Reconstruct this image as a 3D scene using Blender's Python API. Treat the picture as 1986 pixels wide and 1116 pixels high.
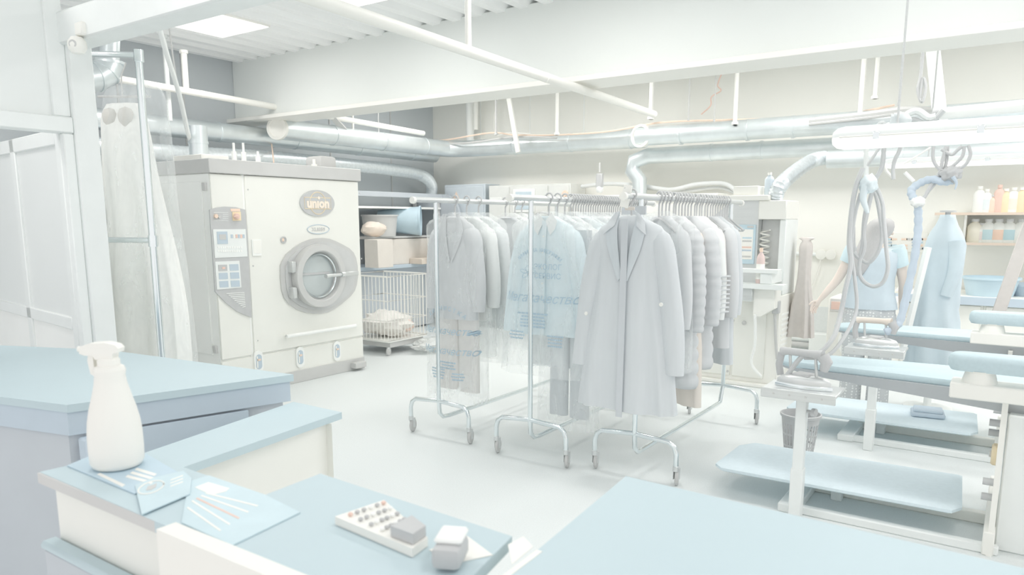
import bpy, bmesh, math, random
from mathutils import Vector, Matrix
from mathutils.bvhtree import BVHTree
import mathutils.noise as mnoise

for o in list(bpy.data.objects): bpy.data.objects.remove(o)
SC = bpy.context.scene
COL = SC.collection
PI = math.pi
R = math.radians

# ---------------------------------------------------------------- camera, world, lights, exposure
EYE = 1.62
PITCH = math.degrees(math.atan(236 / 1430.0))
cam = bpy.data.cameras.new('camera'); camo = bpy.data.objects.new('camera', cam); COL.objects.link(camo)
camo.location = (0, 0, EYE)
camo.rotation_euler = (R(90 - PITCH), 0, R(34.5))
cam.sensor_width = 36; cam.lens = 1430 / 1986 * 36
cam.shift_x = 5 / 1986; cam.shift_y = 104 / 1986
cam.clip_start = 0.02
cam.dof.use_dof = True; cam.dof.focus_distance = 5.0; cam.dof.aperture_fstop = 5.0
SC.camera = camo

w = bpy.data.worlds.new('world'); SC.world = w; w.use_nodes = True
bg = w.node_tree.nodes['Background']
bg.inputs[0].default_value = (1.0, 0.985, 0.975, 1); bg.inputs[1].default_value = 1.1

SC.view_settings.view_transform = 'Standard'; SC.view_settings.look = 'None'
SC.view_settings.exposure = -0.04; SC.view_settings.gamma = 1.0
SC.view_settings.use_curve_mapping = False
SC.cycles.max_bounces = 16; SC.cycles.diffuse_bounces = 10; SC.cycles.glossy_bounces = 6
SC.cycles.transparent_max_bounces = 40

def area(name, loc, rot, sx, sy, power, col=(1, 0.972, 0.945)):
    l = bpy.data.lights.new(name, 'AREA'); l.shape = 'RECTANGLE'; l.size = sx; l.size_y = sy
    l.energy = power; l.color = col
    o = bpy.data.objects.new(name, l); COL.objects.link(o); o.location = loc; o.rotation_euler = rot
    return o
LAMP = 15
PANEL_FILL_SPOTS = [(-6.45, 4.45), (-4.6, 4.44), (-2.6, 4.44), (-0.6, 4.44), (1.4, 4.44), (-5.2, 1.4), (-2.6, 1.4), (0.4, 1.4)]  # only the left pair are visible panels; the rest are added fill lamps
for i, (x, y) in enumerate(PANEL_FILL_SPOTS):
    area('panel_and_fill_lamp', (x, y, 3.42), (0, 0, 0), .6, .6, LAMP)
for x in (-6.4, -4.2, -2.0, 0.2, 2.2):       # added fill lamps, without fixtures, brightening the bay behind the downstand beam
    area('bay_fill_lamp', (x, 7.6, 3.40), (0, 0, 0), .6, .6, LAMP * 1.8)
area('tube_lamp', (0.35, 4.30, 1.93), (0, 0, 0), 1.3, .08, 5)
area('tube_lamp', (0.5, 6.2, 1.93), (0, 0, 0), 1.3, .08, 4)

# ---------------------------------------------------------------- pixel -> place in the room (photo is 1986 x 1116)
_p = R(PITCH); _y = R(34.5)
FW = Vector((-math.sin(_y) * math.cos(_p), math.cos(_y) * math.cos(_p), -math.sin(_p)))
RT = Vector((math.cos(_y), math.sin(_y), 0)); UP = RT.cross(FW)
HF = Vector((-math.sin(_y), math.cos(_y), 0)); CC = Vector((0, 0, EYE))
def ray(x, y): return FW + RT * ((x - 988) / 1430) - UP * ((y - 662) / 1430)
def oz(x, y, z=0.): r = ray(x, y); return CC + r * ((z - EYE) / r.z)
def oy(x, y, Y): r = ray(x, y); return CC + r * (Y / r.y)
def ox(x, y, X): r = ray(x, y); return CC + r * (X / r.x)

# ---------------------------------------------------------------- materials
def lin(c):
    c /= 255.
    return c / 12.92 if c <= .04045 else ((c + .055) / 1.055) ** 2.4
MC = {}
def M(name, rgb, rough=.6, metal=0., var=.03, scale=8., spec=.3, bump=0., stretch=None):
    if name in MC: return MC[name]
    m = bpy.data.materials.new(name); m.use_nodes = True; MC[name] = m
    nt = m.node_tree; b = nt.nodes['Principled BSDF']
    c = [lin(v) * .98 for v in rgb]
    b.inputs['Roughness'].default_value = rough; b.inputs['Metallic'].default_value = metal
    b.inputs['Specular IOR Level'].default_value = spec
    tc = nt.nodes.new('ShaderNodeTexCoord'); n = nt.nodes.new('ShaderNodeTexNoise')
    n.inputs['Scale'].default_value = scale; n.inputs['Detail'].default_value = 4
    src = tc.outputs['Object']
    if stretch:
        mp = nt.nodes.new('ShaderNodeMapping'); mp.inputs['Scale'].default_value = stretch
        nt.links.new(src, mp.inputs[0]); src = mp.outputs[0]
    nt.links.new(src, n.inputs['Vector'])
    r = nt.nodes.new('ShaderNodeValToRGB')
    r.color_ramp.elements[0].position = .3; r.color_ramp.elements[1].position = .7
    r.color_ramp.elements[0].color = (*[min(.97, v * (1 - var)) for v in c], 1)
    r.color_ramp.elements[1].color = (*[min(.97, v * (1 + var)) for v in c], 1)
    nt.links.new(n.outputs['Fac'], r.inputs[0]); nt.links.new(r.outputs[0], b.inputs['Base Color'])
    if bump:
        bp = nt.nodes.new('ShaderNodeBump'); bp.inputs['Strength'].default_value = bump
        nt.links.new(n.outputs['Fac'], bp.inputs['Height']); nt.links.new(bp.outputs[0], b.inputs['Normal'])
    return m
def glow(name, rgb, s):
    m = bpy.data.materials.new(name); m.use_nodes = True; nt = m.node_tree
    b = nt.nodes['Principled BSDF']; b.inputs['Base Color'].default_value = (.9, .9, .88, 1)
    b.inputs['Emission Color'].default_value = (*[lin(v) for v in rgb], 1); b.inputs['Emission Strength'].default_value = s
    return m
def plastic(name, rgb, opa, rough=.25):
    m = bpy.data.materials.new(name); m.use_nodes = True; nt = m.node_tree; MC[name] = m
    for n in list(nt.nodes): nt.nodes.remove(n)
    out = nt.nodes.new('ShaderNodeOutputMaterial'); mix = nt.nodes.new('ShaderNodeMixShader')
    tr = nt.nodes.new('ShaderNodeBsdfTransparent'); b = nt.nodes.new('ShaderNodeBsdfPrincipled')
    b.inputs['Base Color'].default_value = (*[lin(v) for v in rgb], 1); b.inputs['Roughness'].default_value = rough
    b.inputs['Specular IOR Level'].default_value = .6
    tc = nt.nodes.new('ShaderNodeTexCoord'); n = nt.nodes.new('ShaderNodeTexNoise'); n.inputs['Scale'].default_value = 5
    n.inputs['Detail'].default_value = 2; n.inputs['Distortion'].default_value = 1.2
    bp = nt.nodes.new('ShaderNodeBump'); bp.inputs['Strength'].default_value = .12; bp.inputs['Distance'].default_value = .05
    mp = nt.nodes.new('ShaderNodeMapping'); mp.inputs['Scale'].default_value = (1.6, 1.6, .55); nt.links.new(tc.outputs['Object'], mp.inputs[0])
    nt.links.new(mp.outputs[0], n.inputs['Vector']); nt.links.new(n.outputs['Fac'], bp.inputs['Height'])
    nt.links.new(bp.outputs[0], b.inputs['Normal'])
    mr = nt.nodes.new('ShaderNodeMapRange'); mr.inputs['From Min'].default_value = .35; mr.inputs['From Max'].default_value = .75
    mr.inputs['To Min'].default_value = opa * .55; mr.inputs['To Max'].default_value = min(1, opa * 1.7)
    nt.links.new(n.outputs['Fac'], mr.inputs[0]); nt.links.new(mr.outputs[0], mix.inputs[0])
    nt.links.new(tr.outputs[0], mix.inputs[1]); nt.links.new(b.outputs[0], mix.inputs[2]); nt.links.new(mix.outputs[0], out.inputs[0])
    return m
def dots(name, base, dot, scale):
    m = bpy.data.materials.new(name); m.use_nodes = True; nt = m.node_tree
    b = nt.nodes['Principled BSDF']; b.inputs['Roughness'].default_value = .8
    tc = nt.nodes.new('ShaderNodeTexCoord'); v = nt.nodes.new('ShaderNodeTexVoronoi'); v.inputs['Scale'].default_value = scale
    v.inputs['Randomness'].default_value = .25
    r = nt.nodes.new('ShaderNodeValToRGB'); r.color_ramp.interpolation = 'CONSTANT'
    r.color_ramp.elements[0].color = (*[lin(c) for c in dot], 1); r.color_ramp.elements[1].position = .3
    r.color_ramp.elements[1].color = (*[lin(c) for c in base], 1)
    nt.links.new(tc.outputs['Object'], v.inputs['Vector']); nt.links.new(v.outputs['Distance'], r.inputs[0]); nt.links.new(r.outputs[0], b.inputs['Base Color'])
    return m

WHITE = M('white_enamel', (244, 243, 238), .45, var=.012, scale=2)
CREAM = M('cream_panel', (240, 240, 235), .5, var=.012, scale=3)
SIDEG = M('grey_enamel', (248, 249, 247), .5, var=.015, scale=3)
DGREY = M('dark_grey_enamel', (208, 208, 207), .4, var=.02, scale=5)
BLACK = M('black_plastic', (199, 200, 201), .45, var=.02, scale=20)
RUBBER = M('rubber', (203, 203, 202), .7, var=.02)
CHROME = M('chrome', (236, 242, 244), .18, 1., var=.01)
GALV = M('galvanised_duct', (234, 240, 242), .35, .75, var=.05, scale=5, spec=.5)
FLEXM = M('foil_flex', (226, 232, 235), .38, .7, var=.07, scale=30, bump=.4)
ALU = M('painted_aluminium', (239, 242, 241), .45, var=.015)
STEEL = M('brushed_steel', (222, 224, 224), .38, .7, var=.03, scale=4, stretch=(1, 1, 30))
PIPEW = M('white_pipe', (246, 245, 240), .45, var=.01)
BLUE = M('blue_laminate', (196, 213, 219), .45, var=.012, scale=3)
BLUEED = M('blue_edge_band', (196, 209, 220), .5, var=.015)
NAVY = M('navy_panel', (199, 205, 211), .55, var=.02, scale=3)
FABB = M('blue_pad_fabric', (199, 216, 222), .85, var=.025, scale=60, bump=.08)
PADSIDE = M('board_underside', (190, 193, 196), .8, var=.02)
FLOORM = M('speckled_vinyl', (230, 234, 234), .5, var=.035, scale=130, spec=.35)
WALLW = M('white_wall', (247, 246, 241), .85, var=.008, scale=2)
WALLSHADE = M('shade_toned_wall', (206, 211, 214), .8, var=.012, scale=1.5)  # the left wall's shade is put into this grey
DADO = M('grey_dado', (228, 231, 231), .8, var=.02, scale=40)
CEILM = M('corrugated_sheet', (248, 249, 249), .5, var=.03, scale=3, stretch=(2, .3, 1))
BEAMM = M('painted_beam', (236, 239, 237), .75, var=.012, scale=1.2)
ORANGE = M('orange_plastic', (245, 222, 205), .5, var=.02)
RED = M('red_plastic', (238, 208, 196), .5, var=.02)
YEL = M('yellow_plastic', (245, 228, 196), .5, var=.02)
TUBB = M('blue_tub', (202, 222, 232), .45, var=.02)
CARD = M('cardboard', (228, 222, 215), .85, var=.03, scale=6)
PAPER = M('paper', (247, 246, 241), .8, var=.006)
GLASSF = M('frosted_glass', (236, 239, 238), .3, var=.012, scale=1.2)
SKIN = M('skin', (238, 225, 216), .6, var=.02)
HAIR = M('dark_hair', (196, 195, 195), .55, var=.04, scale=40, stretch=(6, 6, .6))
VESTB = M('blue_cotton', (208, 220, 228), .85, var=.03, scale=12)
COVERB = M('blue_cover', (208, 221, 228), .8, var=.03, scale=8)
BAGM = plastic('clear_garment_bag', (247, 250, 250), .22)
BAGS = plastic('sheer_garment_bag', (246, 250, 251), .2)
BAGT = plastic('milky_garment_bag', (243, 245, 244), .62)
PRINT = M('blue_bag_print', (186, 206, 219), .7, var=.01)
LAMPG = glow('lit_diffuser', (250, 247, 238), 1.0)
TUBEG = glow('lit_tube_cover', (250, 248, 241), .75)

# ---------------------------------------------------------------- mesh builder
class MB:
    def __init__(s): s.v = []; s.f = []
    def add(s, vs, fs):
        b = len(s.v); s.v += [Vector(v) for v in vs]; s.f += [[i + b for i in f] for f in fs]; return s
    def box(s, c, d, bev=0., rot=None, seg=1):
        bm = bmesh.new(); bmesh.ops.create_cube(bm, size=1)
        for v in bm.verts: v.co = Vector((v.co.x * d[0], v.co.y * d[1], v.co.z * d[2]))
        if bev: bmesh.ops.bevel(bm, geom=bm.edges[:], offset=min(bev, min(d) * .45), segments=seg, affect='EDGES', profile=.5)
        m = Matrix.Translation(c) @ (rot.to_4x4() if rot else Matrix())
        bm.verts.index_update()
        s.add([m @ v.co for v in bm.verts], [[v.index for v in f.verts] for f in bm.faces]); bm.free(); return s
    def b2(s, lo, hi, bev=0., seg=1):
        return s.box([(a + b) / 2 for a, b in zip(lo, hi)], [abs(b - a) for a, b in zip(lo, hi)], bev, None, seg)
    def loft(s, rings, cap=True, close=True):
        n = len(rings[0]); vs = [p for r in rings for p in r]; fs = []
        for i in range(len(rings) - 1):
            for j in range(n if close else n - 1):
                k = (j + 1) % n; fs.append([i * n + j, i * n + k, (i + 1) * n + k, (i + 1) * n + j])
        if cap and close: fs += [list(range(n))[::-1], [(len(rings) - 1) * n + j for j in range(n)]]
        return s.add(vs, fs)
    def tube(s, pts, r, n=10, cap=True, smooth=0):
        pts = [Vector(p) for p in pts]
        if smooth: pts = spline(pts, smooth)
        rs = r if isinstance(r, (list, tuple)) else [r] * len(pts)
        if len(rs) != len(pts): rs = [rs[0] + (rs[-1] - rs[0]) * i / (len(pts) - 1) for i in range(len(pts))]
        rings = []; prev = None
        for i, p in enumerate(pts):
            t = (pts[min(i + 1, len(pts) - 1)] - pts[max(i - 1, 0)])
            if t.length < 1e-9: t = Vector((0, 0, 1))
            t.normalize()
            if prev is None:
                a = Vector((0, 0, 1)) if abs(t.z) < .9 else Vector((1, 0, 0))
                u = t.cross(a).normalized()
            else:
                u = prev - t * prev.dot(t)
                u = u.normalized() if u.length > 1e-6 else t.orthogonal().normalized()
            prev = u; v = t.cross(u)
            rings.append([p + (u * math.cos(2 * PI * k / n) + v * math.sin(2 * PI * k / n)) * rs[i] for k in range(n)])
        return s.loft(rings, cap)
    def lathe(s, prof, c=(0, 0, 0), n=24, axis=None, cap=True, sx=1., sy=1.):
        c = Vector(c); q = Vector((0, 0, 1)).rotation_difference(Vector(axis)) if axis else None
        rings = []
        for r, z in prof:
            ring = []
            for k in range(n):
                p = Vector((r * math.cos(2 * PI * k / n) * sx, r * math.sin(2 * PI * k / n) * sy, z))
                ring.append(c + (q @ p if q else p))
            rings.append(ring)
        return s.loft(rings, cap)
    def prism(s, pts, d):        # polygon of 3-D points extruded by vector d
        d = Vector(d); a = [Vector(p) for p in pts]
        return s.loft([a, [p + d for p in a]])
    def sheet(s, g, th):         # grid of points given a thickness along its normals
        nu, nv = len(g), len(g[0]); g = [[Vector(p) for p in r] for r in g]
        def nrm(i, j):
            a = g[min(i + 1, nu - 1)][j] - g[max(i - 1, 0)][j]; b = g[i][min(j + 1, nv - 1)] - g[i][max(j - 1, 0)]
            n = a.cross(b); return n.normalized() if n.length > 1e-9 else Vector((0, 0, 1))
        N = nu * nv
        vs = [g[i][j] for i in range(nu) for j in range(nv)] + [g[i][j] - nrm(i, j) * th for i in range(nu) for j in range(nv)]
        fs = []
        for i in range(nu - 1):
            for j in range(nv - 1):
                a = [i * nv + j, i * nv + j + 1, (i + 1) * nv + j + 1, (i + 1) * nv + j]
                fs.append(a); fs.append([k + N for k in a[::-1]])
        def rim(l):
            for a, b in zip(l, l[1:]): fs.append([a, b, b + N, a + N])
        rim([j for j in range(nv)]); rim([(nu - 1) * nv + j for j in range(nv)]); rim([i * nv for i in range(nu)]); rim([i * nv + nv - 1 for i in range(nu)])
        return s.add(vs, fs)
    def build(s, name, mat, parent=None, ang=40, off=None):
        me = bpy.data.meshes.new(name)
        o0 = Vector(parent['_o']) if parent is not None and '_o' in parent else Vector((0, 0, 0))
        if off is not None: o0 = Vector(off)
        me.from_pydata([v - o0 for v in s.v], [], s.f)
        bm = bmesh.new(); bm.from_mesh(me); bmesh.ops.remove_doubles(bm, verts=bm.verts, dist=1e-6)
        bmesh.ops.recalc_face_normals(bm, faces=bm.faces); bm.to_mesh(me); bm.free()
        me.polygons.foreach_set('use_smooth', [True] * len(me.polygons)); me.set_sharp_from_angle(angle=R(ang))
        me.materials.append(mat)
        o = bpy.data.objects.new(name, me); COL.objects.link(o)
        if parent is not None:
            o.parent = parent; o['_o'] = tuple(o0)
        elif off is not None:
            o.location = o0; o['_o'] = tuple(o0)
        return o
def spline(p, k):
    out = []
    for i in range(len(p) - 1):
        a, b, c, d = p[max(i - 1, 0)], p[i], p[i + 1], p[min(i + 2, len(p) - 1)]
        for j in range(k):
            t = j / k
            out.append(.5 * ((2 * b) + (c - a) * t + (2 * a - 5 * b + 4 * c - d) * t * t + (3 * b - a - 3 * c + d) * t ** 3))
    out.append(p[-1]); return out
def thing(name, label, cat, loc=(0, 0, 0), group=None):
    o = bpy.data.objects.new(name, None); COL.objects.link(o); o.location = loc; o.empty_display_size = .1
    o['_o'] = tuple(loc); o['label'] = label; o['category'] = cat
    if group: o['group'] = group
    return o
def tag(o, label, cat, group=None):
    o['label'] = label; o['category'] = cat
    if group: o['group'] = group
    return o
def struct(o, label=None):
    o['kind'] = 'structure'
    if label: o['label'] = label
    return o
def solo(name, mb, mat, label, cat, group=None, ang=40):
    c = Vector((sum(v.x for v in mb.v) / len(mb.v), sum(v.y for v in mb.v) / len(mb.v), min(v.z for v in mb.v)))
    return tag(mb.build(name, mat, None, ang, off=c), label, cat, group)
def copytree(o, loc, parent=None):
    c = o.copy(); COL.objects.link(c)
    if parent is None: c.location = loc
    else: c.parent = parent
    for ch in list(o.children): copytree(ch, None, c)
    return c
def text(s, size, mat, parent, origin, xd, yd, name='lettering', depth=.002, bold=0., align='CENTER', shear=0., bvh=None, ray_d=None, lift=.014, sp=1.):
    cu = bpy.data.curves.new('t', 'FONT'); cu.body = s; cu.size = size; cu.align_x = align; cu.align_y = 'CENTER'
    cu.extrude = depth; cu.offset = bold; cu.shear = shear; cu.resolution_u = 2; cu.space_character = sp
    o = bpy.data.objects.new('t', cu); COL.objects.link(o)
    me = bpy.data.meshes.new_from_object(o.evaluated_get(bpy.context.evaluated_depsgraph_get()))
    bpy.data.objects.remove(o)
    xd = Vector(xd).normalized(); yd = Vector(yd).normalized(); nd = Vector(xd).cross(yd)
    o0 = Vector(parent['_o'])
    vs = []
    for v in me.vertices:
        p = Vector(origin) + xd * v.co.x + yd * v.co.y + nd * v.co.z
        if bvh:
            h = bvh.ray_cast(p - Vector(ray_d) * .5, Vector(ray_d))[0]
            if h: p = h - Vector(ray_d) * (lift + v.co.z)
        vs.append(p - o0)
    m2 = bpy.data.meshes.new(name); m2.from_pydata(vs, [], [list(p.vertices) for p in me.polygons]); m2.materials.append(mat)
    t = bpy.data.objects.new(name, m2); COL.objects.link(t); t.parent = parent; t['_o'] = tuple(o0)
    return t
def ell(c, a, b, xd, yd, n=32): return [Vector(c) + Vector(xd) * (a * math.cos(2 * PI * k / n)) + Vector(yd) * (b * math.sin(2 * PI * k / n)) for k in range(n)]

# ================================================================ SETTING
XL, YB, ZC = -7.95, 9.4, 3.45
XR, YF = 3.2, -1.0
struct(MB().b2((XL - .3, YF, -.12), (XR, YB + .3, 0)).build('floor', FLOORM))
struct(MB().b2((XL - .2, YF, 0), (XL, YB + .2, ZC + .3)).build('wall_left', WALLSHADE))
struct(MB().b2((XL, YB, 0), (XR, YB + .2, ZC + .3)).build('wall_back', WALLW))
# dado band and floor pipes of the back wall
struct(MB().b2((XL, YB - .02, 0), (XR, YB, .585), .004).build('trim_1', DADO), 'grey dado band along the foot of the white back wall')
# corrugated sheet ceiling: trapezoid ridges running away from the camera
prof = []; x = XL
while x < XR:
    prof += [(x, 0), (x + .09, 0), (x + .125, -.06), (x + .215, -.06)]; x += .25
mb = MB(); g = [[(px, yy, ZC + .06 + pz) for px, pz in prof] for yy in (YF, 5.9)]
struct(mb.sheet(g, .01).build('ceiling', CEILM, ang=20))
struct(MB().b2((XL, 5.9, ZC), (XR, YB, ZC + .06)).build('ceiling', CEILM))
# deep downstand beam with a flange
bm_ = struct(MB().b2((XL, 5.72, 2.80), (XR, 5.95, ZC + .03), .01).build('trim_2', BEAMM), 'deep pale downstand beam across the room')
MB().b2((XL, 5.60, 2.755), (XR, 6.0, 2.80), .004).build('flange', WHITE, bm_)
# grey panel joints on the left wall
for k, yy in enumerate((4.3, 5.05, 7.2, 8.4)):
    struct(MB().b2((XL, yy, .1), (XL + .012, yy + .02, ZC), .002).build('trim_%d' % (3 + k), DGREY))
for k, xx in enumerate((-7.0, -6.1, -5.2)):
    struct(MB().b2((xx, YB - .012, 2.7), (xx + .02, YB, ZC), .002).build('trim_%d' % (7 + k), SIDEG))
# glazed partition on the left: post, transom, upper pane, opened door leaf
XP = -4.7
w1 = MB().b2((XP - .08, 2.25, 0), (XP + .05, 2.39, 2.70), .008).build('post', ALU, None)
win = bpy.data.objects.new('window_1', None); COL.objects.link(win); struct(win, 'white aluminium glazed partition on the left'); win['_o'] = (0, 0, 0)
w1.parent = win
MB().b2((XP - .06, -.2, 2.12), (XP + .04, 2.25, 2.215), .008).build('transom', ALU, win)
MB().b2((XP - .06, 2.15, 2.215), (XP + .02, 2.25, 2.95), .006).build('frame', ALU, win)
MB().b2((XP - .02, -.2, 2.215), (XP + .0, 2.15, 2.95), 0).build('pane', GLASSF, win)
MB().b2((XP - .02, 2.19, 0), (XP + .03, 2.25, 2.12), .006).build('jamb', ALU, win)
hdr = struct(MB().b2((XP - .06, 2.22, 2.62), (XR, 2.39, 2.80), .01).build('trim_10', ALU), 'white header beam running right from the partition post')
# door leaf, swung open behind the partition line
hinge = Vector((XP - .02, 2.21, 0)); ddir = Vector((-.992, .125, 0)).normalized()
dr = bpy.data.objects.new('door_1', None); COL.objects.link(dr); struct(dr, 'white framed door standing open at the left'); dr['_o'] = (0, 0, 0)
dn = Vector((-ddir.y, ddir.x, 0)); drot = Matrix((ddir, dn, Vector((0, 0, 1)))).transposed()
def dbox(name, a0, a1, z0, z1, th, mat, bev=.006):
    c = hinge + ddir * ((a0 + a1) / 2) + Vector((0, 0, (z0 + z1) / 2))
    return MB().box(c, (abs(a1 - a0), th, z1 - z0), bev, drot).build(name, mat, dr)
dbox('stile', .0, .08, .02, 2.15, .045, ALU); dbox('stile', .88, .97, .02, 2.15, .045, ALU); dbox('stile', 1.77, 1.87, .02, 2.15, .045, ALU)
dbox('rail', .08, 1.77, 2.06, 2.15, .045, ALU); dbox('rail', .08, 1.77, .94, 1.02, .045, ALU); dbox('rail', .08, 1.77, .02, .12, .045, ALU)
for a in (.08, .97):
    dbox('pane', a, a + .80, 1.02, 2.06, .012, GLASSF, 0); dbox('panel', a, a + .80, .12, .94, .02, SIDEG, .003)
for zz in (.85, 1.18, 1.9):
    MB().tube([hinge + Vector((.03, -.005, zz)), hinge + Vector((.03, -.005, zz + .09))], .011, 8).build('hinge', CHROME, dr)

# ================================================================ CEILING FITTINGS
for i, (x, y) in enumerate(PANEL_FILL_SPOTS[:2] + [PANEL_FILL_SPOTS[2]]):  # last panel is added out of view to go with its fill lamp
    lab = ['square lit ceiling panel at upper left above the dry cleaning machine', 'lit ceiling panel cut by the top edge of the picture', 'added lit ceiling panel out of view above the middle of the room'][i]
    t = thing('ceiling_light', lab, 'light', (x, y, 3.43))
    MB().b2((x - .375, y - .375, 3.432), (x + .375, y + .375, 3.46), .006).build('frame', WHITE, t)
    MB().b2((x - .36, y - .36, 3.425), (x + .36, y + .36, 3.432)).build('diffuser', LAMPG, t)

def pipe(name, pts, r, mat, label, cat='pipe', group=None, n=12, smooth=0, collars=(), cmat=None):
    mb = MB().tube(pts, r, n, smooth=smooth)
    if not collars: return solo(name, mb, mat, label, cat, group)
    o = Vector(pts[0]); t = thing(name, label, cat, o, group); mb.build('tube', mat, t)
    P = [Vector(p) for p in pts]; L = [(P[i + 1] - P[i]).length for i in range(len(P) - 1)]; T = sum(L)
    for f in collars:
        d = f * T
        for i, l in enumerate(L):
            if d <= l or i == len(L) - 1:
                u = (P[i + 1] - P[i]).normalized(); c = P[i] + u * d; break
            d -= l
        rr = r[0] if isinstance(r, (list, tuple)) else r
        MB().tube([c - u * .015, c + u * .015], rr * 1.06, n).build('collar', cmat or mat, t)
    return t
# round ducts
pipe('air_duct', [(-7.55, 3.6, 2.59), (-7.55, 8.95, 2.59)], .105, GALV, 'galvanised round duct along the left wall above the dry cleaning machine', 'duct', n=24, collars=(.12, .3, .5, .7, .9))
t = thing('air_duct', 'galvanised duct with white end cap bending round the far corner', 'duct', (-7.25, 5.75, 2.66))
cn = [Vector((-7.25, 5.80, 2.665)), Vector((-7.25, 8.55, 2.665)), Vector((-7.16, 8.82, 2.66)), Vector((-6.9, 8.95, 2.66)), Vector((-4.05, 8.95, 2.64))]
MB().tube(cn, .12, 24).build('tube', GALV, t)
for p, q in ((cn[0], cn[1]), (cn[3], cn[4])):
    for f in (.3, .62, .93):
        c = p.lerp(q, f); u = (q - p).normalized(); MB().tube([c - u * .012, c + u * .012], .126, 24).build('collar', GALV, t)
MB().lathe([(.13, 0), (.13, .05), (.10, .055), (.095, .04), (0.001, .04)], (-7.25, 5.80, 2.665), 28, axis=(.35, -1, 0)).build('end_cap', PIPEW, t)
t = thing('air_duct', 'upper galvanised duct along the back wall with round end cap', 'duct', (-4.3, 8.72, 2.66))
MB().tube([(-4.05, 8.72, 2.64), (2.9, 8.72, 2.62)], .115, 24).build('tube', GALV, t)
for xx in (-3.5, -2.7, -2.2, -.8, .6): MB().tube([(xx, 8.72, 2.63), (xx + .03, 8.72, 2.63)], .122, 24).build('collar', GALV, t)
MB().lathe([(.14, 0), (.14, .05), (.11, .055), (.105, .03), (.001, .03)], (-3.98, 8.70, 2.64), 28, axis=(-.2, -1, 0)).build('end_cap', PIPEW, t)
t = thing('air_duct', 'lower galvanised duct on the back wall with a drop elbow', 'duct', (-4.2, 8.9, 2.41))
MB().tube([(-4.12, 8.95, 1.93), (-4.12, 8.95, 2.12), (-4.22, 8.95, 2.24), (-4.2, 8.95, 2.36), (-4.0, 8.95, 2.42), (-3.8, 8.95, 2.42), (2.9, 8.95, 2.41)], .10, 20).build('tube', GALV, t)
for xx in (-3.2, -2.6, -1.7, -.4): MB().tube([(xx, 8.95, 2.42), (xx + .03, 8.95, 2.42)], .106, 20).build('collar', GALV, t)
pipe('air_duct', [(-1.75, 8.45, 2.24), (2.9, 8.45, 2.22)], .09, GALV, 'lowest galvanised duct on the back wall feeding the flexible hose', 'duct', n=20, collars=(.15, .4))
# foil flex
def ribbed(pts, r, n=16, k=10, amp=.08, rib=2):
    p = spline([Vector(q) for q in pts], k); return MB().tube(p, [r * (1 + amp * (1 if i % rib else -1)) for i in range(len(p))], n)
fl = [(-7.5, 3.6, 2.33), (-7.45, 4.6, 2.31), (-7.45, 5.8, 2.34), (-7.45, 7.0, 2.33), (-7.45, 7.8, 2.32), (-7.45, 8.5, 2.27), (-7.5, 8.8, 2.15), (-7.6, 8.92, 1.99)]
solo('foil_hose', ribbed(fl, .085, 14, 40, .03), FLEXM, 'wrinkled foil hose running behind the dry cleaning machine', 'hose')
fl = [oy(1503, 385, 7.4), oy(1512, 362, 7.4), oy(1540, 335, 7.8), oy(1575, 312, 8.3), oy(1600, 306, 8.45)]
solo('foil_hose', ribbed(fl, .07, 14, 14), FLEXM, 'pale ribbed flexible hose rising from the press to the duct', 'hose')
# elbow duct at left behind partition post
el = [ox(214, 60, -6.3), ox(212, 122, -6.3), ox(205, 140, -6.3), ox(188, 150, -6.3), ox(150, 155, -6.3)]
t = thing('air_duct', 'vertical galvanised duct with segmented elbow behind the left post', 'duct', el[1])
MB().tube([el[0] + Vector((0, 0, .8)), el[0], el[1]], .075, 20).build('tube', GALV, t)
MB().tube(el[1:], .11, 20).build('elbow', GALV, t)
for c, u in ((el[1], Vector((0, 0, 1))), (el[2], (el[3] - el[1]).normalized()), (el[3], (el[4] - el[3]).normalized())): MB().tube([c - u * .01, c + u * .01], .116, 20).build('collar', GALV, t)
# white pipes
pipe('water_pipe', [(-7.2, 3.3, 2.95), (-7.2, 8.3, 2.84)], .035, PIPEW, 'long thin white pipe along the left wall above the ducts', collars=(.3,))
pipe('water_pipe', [(-2.98, 1.6, 2.715), (-3.26, 7.4, 2.70)], .036, PIPEW, 'thick white pipe crossing under the beam towards the back wall', collars=(.6,))
for i, (x, y, z0, z1, r, m, lab) in enumerate([
        (-7.2, 4.62, 2.95, 3.32, .03, PIPEW, 'short white hanger standing on the thin left pipe'),
        (-7.3, 4.48, 2.62, 3.45, .024, ALU, 'thin pale drop rod behind the left cable'),
        (-3.15, 4.1, 2.73, 3.5, .022, PIPEW, 'white hanger of the thick pipe at top middle')]):
    solo('hanger_rod', MB().tube([(x, y, z0), (x, y, z1)], r, 10).tube([(x, y, z1 - .03), (x, y, z1)], r * 1.4, 10), m, lab, 'rod')
rods = [(685, 215, 262, .018, PIPEW, 'short white rod over the capped duct'), (735, 208, 280, .008, DGREY, 'thin dark rod beside the short white rod'),
        (962, 190, 262, .02, DGREY, 'dark cable drop left of the slanted brace'), (1080, 172, 262, .03, PIPEW, 'white rod beside the slanted brace over the duct'),
        (1262, 152, 232, .035, PIPEW, 'white rod just left of the round end cap'), (1335, 146, 234, .012, DGREY, 'thin grey rod right of the round end cap'),
        (1385, 142, 236, .01, DGREY, 'very thin dark rod in the middle of the back bay'), (1425, 132, 242, .03, PIPEW, 'stout white rod over the back wall duct'),
        (1668, 105, 228, .034, PIPEW, 'leaning white rod at right over the light fitting'), (1697, 100, 192, .03, PIPEW, 'white rod second from the leaning one'),
        (1742, 100, 205, .012, DGREY, 'thin dark rod right of the two white rods'), (1812, 95, 205, .012, DGREY, 'thin dark rod behind the grey diagonal strut')]
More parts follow.
